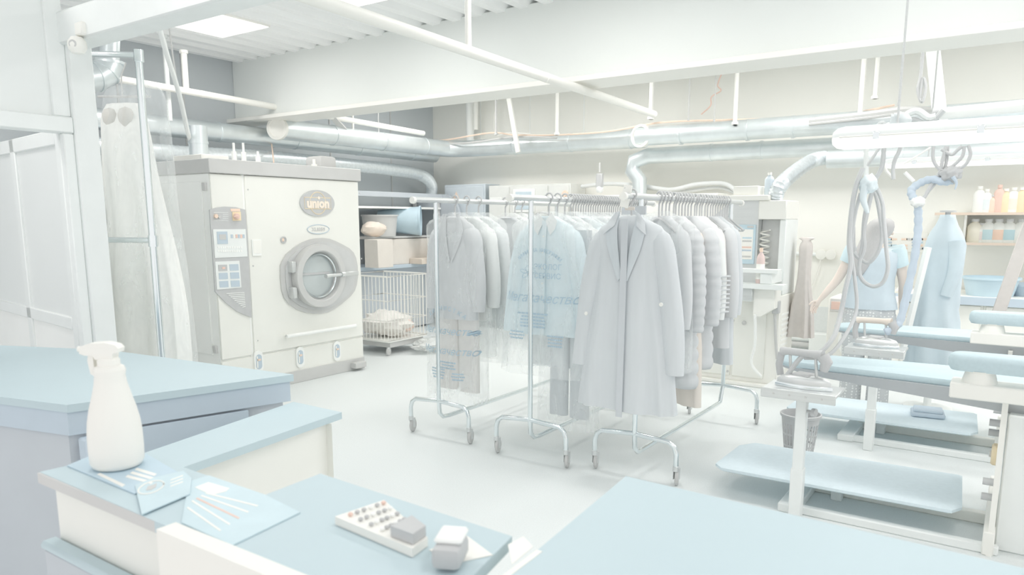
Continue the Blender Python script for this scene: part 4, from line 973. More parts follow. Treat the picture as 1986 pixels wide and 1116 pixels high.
# ================================================================ BACK WALL CABINETS BEHIND THE RACKS
t = thing('electrical_cabinet', 'blue grey electrical cabinet with warning triangle on the back wall', 'cabinet', (-7.0, 9.0, 0))
MB().b2((-7.40, 9.0, .5), (-6.62, 9.38, 2.145), .006).build('body', M('blue_grey_enamel', (212, 220, 226), .5), t)
MB().b2((-7.37, 8.985, .54), (-6.65, 9.0, 2.11), .006).build('door', M('blue_grey_enamel', (212, 220, 226), .5), t)
c = oy(885, 381, 8.98); MB().prism([c + Vector((-.06, 0, -.04)), c + Vector((.06, 0, -.04)), c + Vector((0, 0, .07))], (0, -.004, 0)).build('warning_triangle', ORANGE, t)
MB().prism([c + Vector((-.015, -.005, -.025)), c + Vector((.015, -.005, -.025)), c + Vector((.004, -.005, .03))], (0, -.002, 0)).build('warning_mark', DGREY, t)
t = thing('control_cabinet', 'pale control cabinet with blue screen and orange button behind the racks', 'cabinet', (-5.8, 9.0, 0))
MB().b2((-6.52, 8.95, .0), (-5.14, 9.38, 2.11), .006).build('body', M('pale_grey_enamel', (232, 233, 230), .5), t)
for xa, xb in ((-6.50, -6.15), (-6.13, -5.5), (-5.48, -5.16)): MB().b2((xa, 8.935, .1), (xb, 8.95, 2.09), .004).build('door', M('pale_grey_enamel', (232, 233, 230), .5), t)
MB().b2((-6.07, 8.915, 1.72), (-5.70, 8.935, 2.05), .005).build('screen_frame', SIDEG, t)
MB().b2((-6.02, 8.908, 1.76), (-5.75, 8.915, 2.01), .003).build('screen', M('blue_screen', (209, 223, 231), .25), t)
MB().b2((-6.48, 8.925, 1.90), (-6.28, 8.935, 1.94), .003).build('name_plate', SIDEG, t)
c = oy(1096, 377, 8.93); MB().lathe([(.05, 0), (.05, .01), (.035, .012), (.035, .03), (.001, .034)], c, 18, axis=(0, -1, 0)).build('stop_button', ORANGE, t)
t = thing('pressing_table', 'long white pressing unit along the back wall behind the racks', 'machine', (-4.0, 9.0, 0))
MB().b2((-5.0, 8.75, 0), (-3.05, 9.38, 1.88), .01).build('body', WHITE, t); MB().b2((-5.05, 8.70, 1.88), (-3.0, 9.38, 1.93), .008).build('lid', WHITE, t)
MB().b2((-4.9, 8.735, 1.0), (-3.15, 8.75, 1.8), .004).build('front_panel', CREAM, t)
cable([oy(1128, 362, 9.1), oy(1180, 357, 9.1), oy(1240, 360, 9.1), oy(1300, 368, 9.1), oy(1350, 358, 9.1), oy(1400, 356, 9.1), oy(1422, 366, 9.1), oy(1430, 378, 9.1)], .028, M('grey_hose', (226, 228, 228), .5), 'thick grey hose lying across the pressing unit at the back', 'hose', 10)
cable([oy(1195, 358, 9.15), oy(1260, 366, 9.15), oy(1320, 372, 9.15), oy(1390, 364, 9.15), oy(1425, 374, 9.15)], .02, M('grey_hose', (226, 228, 228), .5), 'thinner grey hose under the thick one at the back', 'hose', 8)
solo('floor_hoop', MB().tube([Vector((-5.55, 8.88, 1.46)) + Vector((.26 * math.cos(a), 0, .26 * math.sin(a))) for a in [2 * PI * k / 30 for k in range(32)]], .018, 8, cap=False), DGREY, 'dark hoop leaning behind the left and middle racks', 'hoop')
t = thing('conduit', 'grey wall conduit with round socket boxes right of the press', 'conduit', oy(1560, 494, 9.36))
MB().tube([oy(1520, 491, 9.36), oy(1590, 494, 9.36)], .022, 8).build('tube', ALU, t)
for px in (1593, 1612): MB().lathe([(.06, 0), (.06, .03), (.045, .035), (.001, .035)], oy(px, 494, 9.37), 18, axis=(0, -1, 0)).build('socket', WHITE, t)
cable([oy(1594, 498, 9.35), oy(1580, 540, 9.35), oy(1560, 585, 9.33), oy(1535, 612, 9.2)], .008, PIPEW, 'white cable drooping from the wall socket')
cable([oy(1510, 485, 9.3), oy(1528, 490, 9.3), oy(1531, 505, 9.3), oy(1518, 514, 9.3)], .009, RED, 'short red cable loop beside the press')
for z_, lb in ((.12, 'lower grey pipe along the foot of the back wall'), (.20, 'upper grey pipe along the foot of the back wall')): pipe('floor_pipe', [(-3.2, 9.3, z_), (-.9, 9.3, z_)], .035, DGREY if z_ < .15 else ALU, lb)
solo('pipe_box', MB().b2((-1.98, 9.2, .02), (-1.7, 9.37, .28), .01), ALU, 'small pale box over the floor pipes', 'box')

# ================================================================ PRESS WITH CHARTS
t = thing('steam_press', 'white steam press with metal hood and charts right of the racks', 'press', (-2.1, 7.3, 0))
MB().b2((-2.62, 7.22, .03), (-1.83, 7.75, .90), .008).build('cabinet', WHITE, t); MB().b2((-2.66, 7.15, 0), (-1.80, 7.8, .035), .006).build('base', WHITE, t)
MB().b2((-2.60, 7.205, .08), (-2.28, 7.22, .88), .004).build('door', CREAM, t); MB().b2((-2.26, 7.205, .08), (-1.95, 7.22, .88), .004).build('door', CREAM, t)
for z_ in (.12, .80): MB().lathe([(.012, 0), (.012, .008), (.001, .01)], (-2.30, 7.205, z_), 10, axis=(0, -1, 0)).build('screw', DGREY, t)
MB().lathe([(.022, 0), (.02, .015), (.001, .02)], (-2.16, 7.205, .62), 14, axis=(0, -1, 0)).build('lock', DGREY, t)
mb = MB()
for k in range(12): mb.b2((-1.83, 7.3, .15 + k * .05), (-1.825, 7.55, .17 + k * .05))
mb.build('vent', SIDEG, t)
MB().prism([(-2.62, 7.22, .90), (-2.04, 7.22, .90), (-2.04, 7.22, .98), (-2.62, 7.22, .98)], (0, .5, 0)).build('shelf_block', BLUEED, t)
MB().prism([(-2.62, 7.3, .98), (-2.10, 7.3, .98), (-2.10, 7.3, 1.80), (-2.36, 7.3, 1.80), (-2.62, 7.3, 1.60)], (0, .45, 0)).build('hood', STEEL, t)
MB().b2((-2.42, 7.24, 1.80), (-2.0, 7.75, 1.85), .006).build('top_plate', WHITE, t)
MB().b2((-2.10, 7.27, 1.62), (-1.84, 7.75, 1.80), .008).build('top_beam', WHITE, t); MB().b2((-1.90, 7.30, .90), (-1.84, 7.75, 1.62), .006).build('side_post', ALU, t)
MB().b2((-2.10, 7.42, .98), (-1.90, 7.75, 1.62), .004).build('back_plate', M('dull_steel', (212, 213, 212), .4, .4), t)
sp_ = [(-2.05 + .045 * math.cos(a), 7.36 + .045 * math.sin(a), 1.52 - a * .0085) for a in [k * PI / 6 for k in range(110)]]
MB().tube(sp_, .007, 6).build('coil_hose', PIPEW, t)
yb = 7.288
pf = MB().b2((-2.57, yb - .004, 1.19), (-2.12, 7.30, 1.57), .003).build('chart', TUBB, t)
MB().b2((-2.545, yb - .008, 1.235), (-2.14, yb - .004, 1.525), .002).build('chart_sheet', PAPER, t)
rnd = random.Random(9)
for r_ in range(7):
    for c_ in range(4):
        if rnd.random() < .68: MB().b2((-2.535 + c_ * .098, yb - .010, 1.255 + r_ * .03), (-2.535 + c_ * .098 + .09, yb - .008, 1.27 + r_ * .03)).build('chart_bar', rnd.choice([ORANGE, BLUEED, DGREY, TUBB, DGREY, RED]), t)
MB().b2((-2.20, yb - .010, 1.54), (-2.14, yb - .004, 1.56)).build('chart_stamp', DGREY, t)
MB().b2((-2.42, yb - .006, .99), (-2.27, 7.30, 1.18), .002).build('notice', PAPER, t); MB().b2((-2.40, yb - .008, 1.0), (-2.31, yb - .006, 1.13)).build('notice_picture', ORANGE, t); MB().b2((-2.41, yb - .008, 1.145), (-2.28, yb - .006, 1.175)).build('notice_title', TUBB, t)
def board_pts(x0, x1, yc, w0, w1, n=10):
    pts = [(x1, yc - w1), (x1, yc + w1)]
    for k in range(n + 1):
        a = PI / 2 + PI * k / n; pts.append((x0 + w0 * .9 + w0 * .9 * math.cos(a), yc + w0 * math.sin(a)))
    return pts
bp = lambda z, th, *a: MB().prism([(p[0], p[1], z - th) for p in board_pts(*a)], (0, 0, th))
bp(1.165, .035, -2.23, -1.80, 7.0, .05, .075).build('upper_buck', ALU, t); bp(1.03, .045, -2.32, -1.74, 6.98, .06, .09).build('lower_buck', ALU, t)
MB().b2((-1.96, 6.95, 1.03), (-1.85, 7.3, 1.13), .006).build('buck_neck', ALU, t)
MB().prism([(-2.24, 7.0, .99), (-1.83, 7.0, .99), (-1.83, 7.0, .80), (-1.95, 7.0, .72), (-2.02, 7.0, .72), (-2.02, 7.0, .86), (-2.24, 7.0, .9)], (0, .22, 0)).build('arm', WHITE, t)
MB().b2((-2.18, 6.94, .86), (-2.02, 7.2, .985), .008).build('arm_box', STEEL, t)
MB().lathe([(.001, 0), (.02, .01), (.04, .06), (.07, .12), (.07, .17), (.001, .17)], (-2.22, 6.95, .76), 18).build('funnel', WHITE, t)
MB().tube([(-2.22, 6.95, .76), (-2.21, 6.95, .70), (-2.2, 7.0, .66), (-2.3, 7.15, .62)], .008, 6, smooth=5).build('drain_tube', DGREY, t)
MB().tube([(-2.0, 7.0, .74), (-2.0, 7.05, .45), (-2.04, 7.1, .25), (-1.95, 7.14, .12)], .014, 8, smooth=5).build('cable', SIDEG, t)
MB().tube([(-1.86, 7.15, .76), (-1.84, 7.16, .5), (-1.82, 7.18, .3)], .014, 8, smooth=5).build('cable', DGREY, t)
MB().b2((-1.88, 7.12, .74), (-1.82, 7.2, .86), .006).build('plug', BLACK, t)
def bottle(x, y, z, h, r, mat, label, cap=None, lab=None, name='bottle', group=None, sy=.7, neck=.35):
    t = thing(name, label, 'bottle', (x, y, z), group)
    MB().lathe([(.001, 0), (r * .92, 0), (r, h * .04), (r, h * .68), (r * .8, h * .78), (r * neck, h * .86), (r * neck, h * .9)], (x, y, z), 20, sy=sy).build('body', mat, t)
    MB().lathe([(r * neck * 1.25, 0), (r * neck * 1.25, h * .11), (.001, h * .115)], (x, y, z + h * .885), 14).build('cap', cap or WHITE, t)
    if lab: MB().lathe([(r * 1.02, h * .12), (r * 1.02, h * .55)], (x, y, z), 20, sy=sy, cap=False).build('label_band', lab, t)
    return t
PET = M('amber_bottle', (228, 208, 204), .3, var=.02); WB = M('white_bottle', (245, 245, 241), .4, var=.01)
bottle(-1.98, 7.02, 1.03, .33, .038, PET, 'pinkish spray bottle standing on the press bucks', ORANGE, WB, sy=1)
solo('carton', MB().b2((-2.36, 7.3, 1.85), (-2.12, 7.55, 1.94), .004), PAPER, 'white box on top of the press', 'box')
bottle(-2.06, 7.45, 1.85, .22, .045, M('bluish_bottle', (222, 232, 240), .3), 'pale blue bottle on top of the press', PAPER)
solo('roll', MB().tube([(-2.2, 7.68, 1.90), (-2.08, 7.68, 1.90)], .05, 14), RED, 'small reddish roll on top of the press', 'roll')
# brown garment behind press
garment('coat', 'brown coat hanging on the right side of the press', 'coat', -1.72, 7.62, 1.45, .06, .13, .98, .09, BROWN, 3, folds=6, fa=.3)
# dark coat arm in front of press is on rack

# ================================================================ WOMAN
PX = oy(1690, 560, 6.95); base = Vector((PX.x, 6.95, 0))
person = thing('person', 'woman with long dark hair in a blue vest seen from behind', 'person', base)
def skinmesh(name, nodes, edges, mat, par, sub=2):
    me = bpy.data.meshes.new(name); me.from_pydata([Vector(n[0]) for n in nodes], edges, [])
    o = bpy.data.objects.new(name, me); COL.objects.link(o)
    m = o.modifiers.new('s', 'SKIN'); m.use_smooth_shade = True
    for i, n in enumerate(nodes):
        sv = me.skin_vertices[0].data[i]; r = n[1]; sv.radius = r if isinstance(r, tuple) else (r, r); sv.use_root = (i == 0)
    s = o.modifiers.new('u', 'SUBSURF'); s.levels = sub; s.render_levels = sub
    dg = bpy.context.evaluated_depsgraph_get(); me2 = bpy.data.meshes.new_from_object(o.evaluated_get(dg))
    bpy.data.objects.remove(o); me2.name = name
    me2.transform(Matrix.Translation(-Vector(par['_o']))); me2.materials.clear(); me2.materials.append(mat)
    me2.polygons.foreach_set('use_smooth', [True] * len(me2.polygons))
    q = bpy.data.objects.new(name, me2); COL.objects.link(q); q.parent = par; q['_o'] = tuple(par['_o']); return q
B = lambda x, y, z: base + Vector((x, y, z))
nodes = [(B(0, 0, .92), (.11, .08)), (B(0, 0, 1.02), (.12, .09)), (B(0, .0, 1.18), (.14, .10)), (B(0, .01, 1.31), (.13, .09)), (B(.005, .02, 1.39), .055), (B(.02, .05, 1.45), .05),
         (B(.035, .07, 1.53), (.078, .09)), (B(.04, .075, 1.59), (.05, .06)),
         (B(-.17, .01, 1.335), .055), (B(-.22, .0, 1.22), .047), (B(-.27, -.02, 1.10), .040), (B(-.34, -.05, 1.0), .034), (B(-.39, -.06, .93), .024),
         (B(.17, .03, 1.33), .055), (B(.21, .06, 1.20), .047), (B(.23, .10, 1.08), .040), (B(.22, .16, .97), .033), (B(.215, .20, .91), .024),
         (B(-.08, 0, .80), .075), (B(-.10, .01, .48), .055), (B(-.11, 0, .10), .042), (B(-.11, .09, .04), .038),
         (B(.08, 0, .80), .075), (B(.10, .03, .48), .055), (B(.11, .02, .10), .042), (B(.11, .11, .04), .038)]
edges = [(0, 1), (1, 2), (2, 3), (3, 4), (4, 5), (5, 6), (6, 7), (3, 8), (8, 9), (9, 10), (10, 11), (11, 12), (3, 13), (13, 14), (14, 15), (15, 16), (16, 17), (0, 18), (18, 19), (19, 20), (20, 21), (0, 22), (22, 23), (23, 24), (24, 25)]
# hands: palm node then five finger chains each
def hand(idx, wr, d, side):
    d = Vector(d).normalized(); s = Vector(side).normalized(); nrm_ = d.cross(s)
    pm = wr + d * .05; nodes.append((pm, (.030, .016))); pi = len(nodes) - 1; edges.append((idx, pi))
    for k, (off, ln) in enumerate(((-.026, .062), (-.009, .074), (.009, .070), (.025, .055))):
        a = pm + d * .028 + s * off; b = a + d * ln * .5 + nrm_ * .012; c = b + d * ln * .4 + nrm_ * .025
        i0 = len(nodes); nodes.extend([(a, .010), (b, .009), (c, .007)]); edges.extend([(pi, i0), (i0, i0 + 1), (i0 + 1, i0 + 2)])
    a = pm - d * .01 - s * .034; b = a + d * .03 - s * .018; c = b + d * .025 - s * .002
    i0 = len(nodes); nodes.extend([(a, .011), (b, .010), (c, .008)]); edges.extend([(pi, i0), (i0, i0 + 1), (i0 + 1, i0 + 2)])
hand(12, nodes[12][0], (-.5, -.1, -.8), (.6, .6, -.4)); hand(17, nodes[17][0], (0, .35, -.9), (-.3, .8, .3))
skinmesh('body', nodes, edges, SKIN, person)
# head detail: face turned away to the right
hc = B(.04, .075, 1.53)
fd = Vector((.62, .75, -.2)).normalized(); fs_ = Vector((.75, -.62, 0)).normalized()
MB().tube([hc + fd * .085 + ez * .02, hc + fd * .108 - ez * .008, hc + fd * .10 - ez * .018], [.008, .014, .008], 8).build('nose', SKIN, person)
for s2 in (-1, 1):
    MB().lathe([(.001, -.008), (.009, 0), (.001, .008)], hc + fd * .083 + fs_ * (.03 * s2) + ez * .018, 10).build('eye', BLACK, person)
    MB().lathe([(.001, -.008), (.02, -.004), (.022, .004), (.001, .01)], hc + fs_ * (.082 * s2), 12, axis=fs_).build('ear', SKIN, person)
MB().box(hc + fd * .088 - ez * .045, (.035, .01, .008), .003, Matrix.Rotation(R(-40), 3, 'Z')).build('mouth', RED, person)
# hair: cap and long fall to the back left
rings = []
for zc, cx_, cy_, rx, ry in ((1.632, .04, .05, .02, .02), (1.625, .04, .05, .06, .065), (1.60, .038, .045, .092, .10), (1.56, .03, .04, .108, .115), (1.51, .015, .03, .112, .11), (1.46, -.005, .0, .10, .09), (1.40, -.03, -.05, .09, .06), (1.34, -.05, -.085, .085, .04), (1.27, -.07, -.105, .075, .03), (1.20, -.085, -.11, .055, .022), (1.15, -.09, -.108, .03, .012)):
    rings.append([B(cx_ + rx * math.cos(2 * PI * k / 28) * (1 + .05 * math.sin(5 * k)), cy_ - .025 + ry * math.sin(2 * PI * k / 28) * (1 + .04 * math.sin(7 * k)), zc) for k in range(28)])
MB().loft(rings).build('hair', HAIR, person, ang=80)
# vest
rings = []
for z_, rx, ry, cy_ in ((1.385, .10, .06, .0), (1.375, .16, .08, .0), (1.34, .20, .115, .0), (1.25, .19, .135, .0), (1.12, .175, .135, .0), (1.02, .18, .14, 0), (.94, .20, .155, 0), (.87, .215, .165, 0)):
    rings.append([B(rx * math.cos(2 * PI * k / 40) * (1 + .02 * math.sin(9 * k / 2)), cy_ + ry * math.sin(2 * PI * k / 40) * (1 + .04 * math.sin(6 * 2 * PI * k / 40) * (1.4 - z_) / .5), z_) for k in range(40)])
MB().loft(rings).build('vest', VESTB, person, ang=80)
TSH = M('light_blue_jersey', (214, 232, 238), .85)
for s2, a_, b_ in ((-1, nodes[8][0], nodes[9][0]), (1, nodes[13][0], nodes[14][0])):
    MB().tube([a_ - (b_ - a_) * .45, a_, a_.lerp(b_, .75)], [.075, .078, .066], 18).build('shirt_sleeve', TSH, person)
TROM = dots('dotted_trousers', (203, 206, 208), (236, 238, 238), 38)
mb = MB()
def ovr(cx_, cy_, z_, rx, ry, n=30): return [B(cx_ + rx * math.cos(2 * PI * k / n), cy_ + ry * math.sin(2 * PI * k / n) * (1 + .03 * math.sin(5 * k)), z_) for k in range(n)]
mb.loft([ovr(0, 0, .97, .165, .125), ovr(0, 0, .90, .195, .15), ovr(0, 0, .80, .205, .16), ovr(0, 0, .72, .17, .13)])
for s2 in (-1, 1): mb.loft([ovr(.095 * s2, 0, .82, .112, .135), ovr(.10 * s2, .0, .68, .112, .13), ovr(.105 * s2, .015 , .46, .092, .10), ovr(.11 * s2, .015, .2, .088, .095), ovr(.11 * s2, .015, .05, .09, .10)])
mb.build('trousers', TROM, person, ang=80)
for s2 in (-.11, .11): MB().lathe([(.001, 0), (.05, 0), (.055, .02), (.04, .06), (.001, .07)], B(s2, .06, .0), 18, sy=2.2).build('shoe', DGREY, person)

# ================================================================ FORM FINISHER (mannequin) AND BACK TABLE
t = thing('form_finisher', 'dressmaking form under a blue cover behind the rear ironing table', 'mannequin', (-.48, 7.15, 0))
mx = oy(1838, 420, 7.15).x; zt = oy(1838, 412, 7.15).z
rings = []
for z_, rx, ry, ox_, fa in ((zt - .02, .055, .05, 0, 0), (zt - .05, .062, .055, 0, 0), (zt - .11, .085, .07, 0, .02), (zt - .16, .115, .085, .0, .04), (zt - .21, .135, .10, .0, .05), (zt - .27, .15, .115, .005, .06), (zt - .36, .158, .12, -.005, .08), (zt - .5, .163, .125, -.015, .1), (zt - .66, .165, .13, -.02, .11), (zt - .76, .17, .135, -.02, .10), (zt - .80, .165, .135, -.02, .1), (zt - .9, .185, .15, -.02, .13), (zt - 1.1, .205, .16, -.02, .16), (zt - 1.3, .215, .165, -.02, .18), (zt - 1.42, .22, .165, -.02, .18)):
    rings.append([Vector((mx + ox_ + rx * math.cos(2 * PI * k / 48), 7.15 + ry * math.sin(2 * PI * k / 48) * (1 + fa * math.sin(7 * 2 * PI * k / 48 + 3 * z_)), z_)) for k in range(48)])
MB().loft(rings).build('cover', COVERB, t, ang=80)
MB().tube([(mx + .085, 7.07, zt - .24), (mx + .10, 7.03, zt - .45), (mx + .05, 7.03, zt - .68)], [.065, .06, .045], 16, smooth=6).build('cover_sleeve', COVERB, t, ang=80)
MB().lathe([(.02, 0), (.02, .02), (.06, .02), (.06, .035), (.001, .04)], (mx, 7.15, zt - .02), 16, sy=.6).build('neck_cap', DGREY, t)
MB().lathe([(.03, 0), (.03, .3)], (mx - .02, 7.15, .02), 14).lathe([(.19, 0), (.19, .03)], (mx - .02, 7.15, 0), 24).build('stand', SIDEG, t)
a, b = oy(1800, 480, 6.95), oy(1757, 655, 6.95)
solo('clamp_board', MB().tube([a, b + (b - a) * .25], .028, 4), SIDEG, 'narrow grey clamp arm leaning left of the blue covered form', 'arm')
a, b = oy(1985, 470, 6.9), oy(1936, 608, 6.9)
solo('clamp_board', MB().box((a + b) / 2, (.09, .05, (a - b).length * 1.5), .006, Matrix.Rotation(math.atan2((a - b).x, (a - b).z), 3, 'Y')), BROWN, 'dark brown slanting arm at the right edge behind the sleeve board', 'arm')
t = thing('work_table', 'long white worktop with blue edge along the back wall at right', 'table', (0, 8.9, 0))
MB().b2((-1.12, 8.5, .84), (2.2, 9.38, .87), .004).build('worktop', WHITE, t); MB().b2((-1.13, 8.485, .79), (2.2, 8.5, .872), .003).build('edge_band', BLUEED, t)
for xa in (-1.1, -.24, .62): MB().b2((xa, 8.55, 0), (xa + .86, 9.3, .84), .004).build('carcass', CREAM, t); MB().b2((xa + .02, 8.535, .42), (xa + .84, 8.55, .78), .004).build('drawer', CREAM, t); MB().b2((xa + .02, 8.535, .05), (xa + .84, 8.55, .40), .004).build('drawer', CREAM, t)
solo('washing_up_tub', tubmb(((oy(1920, 560, 8.75)).x, 8.78, .87), .20, .245, .185), TUBB, 'pale blue round tub on the white worktop at right', 'tub')
solo('washing_up_tub', tubmb((.12, 8.95, .87), .15, .19, .12), BLUEED, 'smaller blue tub behind the slanting brown arm', 'tub')
t = thing('washing_machine', 'white front loader partly hidden behind the woman', 'machine', (-1.55, 8.3, 0))
wx = oy(1606, 600, 8.0).x
MB().b2((wx, 8.0, .02), (wx + .62, 8.5, .84), .015).build('body', WHITE, t); MB().b2((wx + .02, 7.985, .70), (wx + .60, 8.0, .83), .004).build('control_panel', M('panel_grey', (226, 224, 222), .4), t)
MB().b2((wx + .03, 7.98, .72), (wx + .16, 7.985, .80), .003).build('drawer_front', RED, t)
MB().lathe([(.19, 0), (.19, .03), (.15, .04), (.14, .02), (.001, .02)], (wx + .31, 8.0, .40), 30, axis=(0, -1, 0)).build('porthole', SIDEG, t)
solo('paper_pile', MB().b2((-1.05, 8.6, .87), (-.75, 8.9, .885), .001).box((-1.0, 8.62, .91), (.02, .2, .06), .003, Matrix.Rotation(R(30), 3, 'Y')), PAPER, 'white papers on the worktop beside the woman', 'paper')
# wall charts behind the woman
t = thing('wall_chart', 'row of white wall charts with orange and blue bars behind the woman', 'chart', oy(1740, 475, 9.37))
for px0, px1, py0, py1 in ((1715, 1800, 452, 488),):
    a, b = oy(px0, py1, 9.38), oy(px1, py0, 9.38); MB().b2((a.x, 9.375, a.z), (b.x, 9.4, b.z), .002).build('sheet', PAPER, t)
rnd = random.Random(3)
for r_ in range(4):
    for c_ in range(8):
        if rnd.random() < .62:
            a = oy(1718 + c_ * 10, 484 - r_ * 6, 9.372); MB().b2((a.x, 9.369, a.z), (a.x + .06, 9.375, a.z + .02)).build('bar', rnd.choice([ORANGE, TUBB, ORANGE, DGREY, BLUEED]), t)
# shelf with bottles
t = thing('wall_shelf', 'two tier wooden edged wall shelf of bottles at the right', 'shelf', (-.4, 9.2, 1.4))
SHW = M('orange_shelf_edge', (243, 224, 208), .6)
for xa, z_ in ((-.77, 1.69), (-.52, 1.385)):
    MB().b2((xa, 9.02, z_ - .025), (2.0, 9.39, z_), .003).build('shelf_board', WHITE, t); MB().b2((xa, 9.01, z_ - .026), (2.0, 9.02, z_ + .001), .001).build('edge_band', SHW, t)
MB().b2((-.50, 9.04, 1.385), (-.48, 9.39, 1.665), .002).build('divider', WHITE, t); MB().b2((-.52, 9.385, 1.385), (2.0, 9.395, 1.665)).build('back_board', SIDEG, t)
upper = [(1898, .27, .055, WB, 'tall white bottle at the left end of the upper shelf', None, None), (1912, .24, .05, WB, 'white bottle second on the upper shelf', M('pale_label', (232, 238, 240), .6), None),
         (1924, .18, .045, ORANGE, 'orange bottle with a dark cap on the upper shelf', None, DGREY), (1936, .28, .05, RED, 'tall reddish bottle on the upper shelf', None, RED),
         (1949, .24, .05, YEL, 'yellowish bottle on the upper shelf beside the reddish one', None, None), (1964, .25, .055, WB, 'white bottle right of the yellowish one on the upper shelf', M('cream_label', (244, 236, 224), .6), None),
         (1980, .25, .055, YEL, 'pale bottle at the right picture edge of the upper shelf', None, None)]
for px, h, r, m_, lb, la, cp_ in upper: bottle(oy(px, 400, 9.15).x, 9.15, 1.69, h, r, m_, lb, cp_, la, group='bottles on the upper wall shelf')
lower = [(1890, .24, .068, M('cream_bottle', (246, 240, 226), .4), 'cream jug at the left end of the lower shelf', None), (1903, .20, .05, WB, 'small white bottle second on the lower shelf', M('pinkish_label', (240, 228, 224), .6)),
         (1916, .24, .066, WB, 'white jug with a small teal label on the lower shelf', M('teal_label', (205, 227, 232), .6)), (1936, .24, .068, WB, 'white jug with an orange label on the lower shelf', M('orange_label', (245, 216, 198), .6)),
         (1957, .24, .068, WB, 'white jug with a large teal label on the lower shelf', M('teal_label_big', (197, 222, 228), .6)), (1979, .24, .066, WB, 'white jug at the right picture edge of the lower shelf', None)]
for px, h, r, m_, lb, la in lower: bottle(oy(px, 450, 9.15).x, 9.15, 1.385, h, r, m_, lb, DGREY, la, group='jugs on the lower wall shelf', neck=.42)

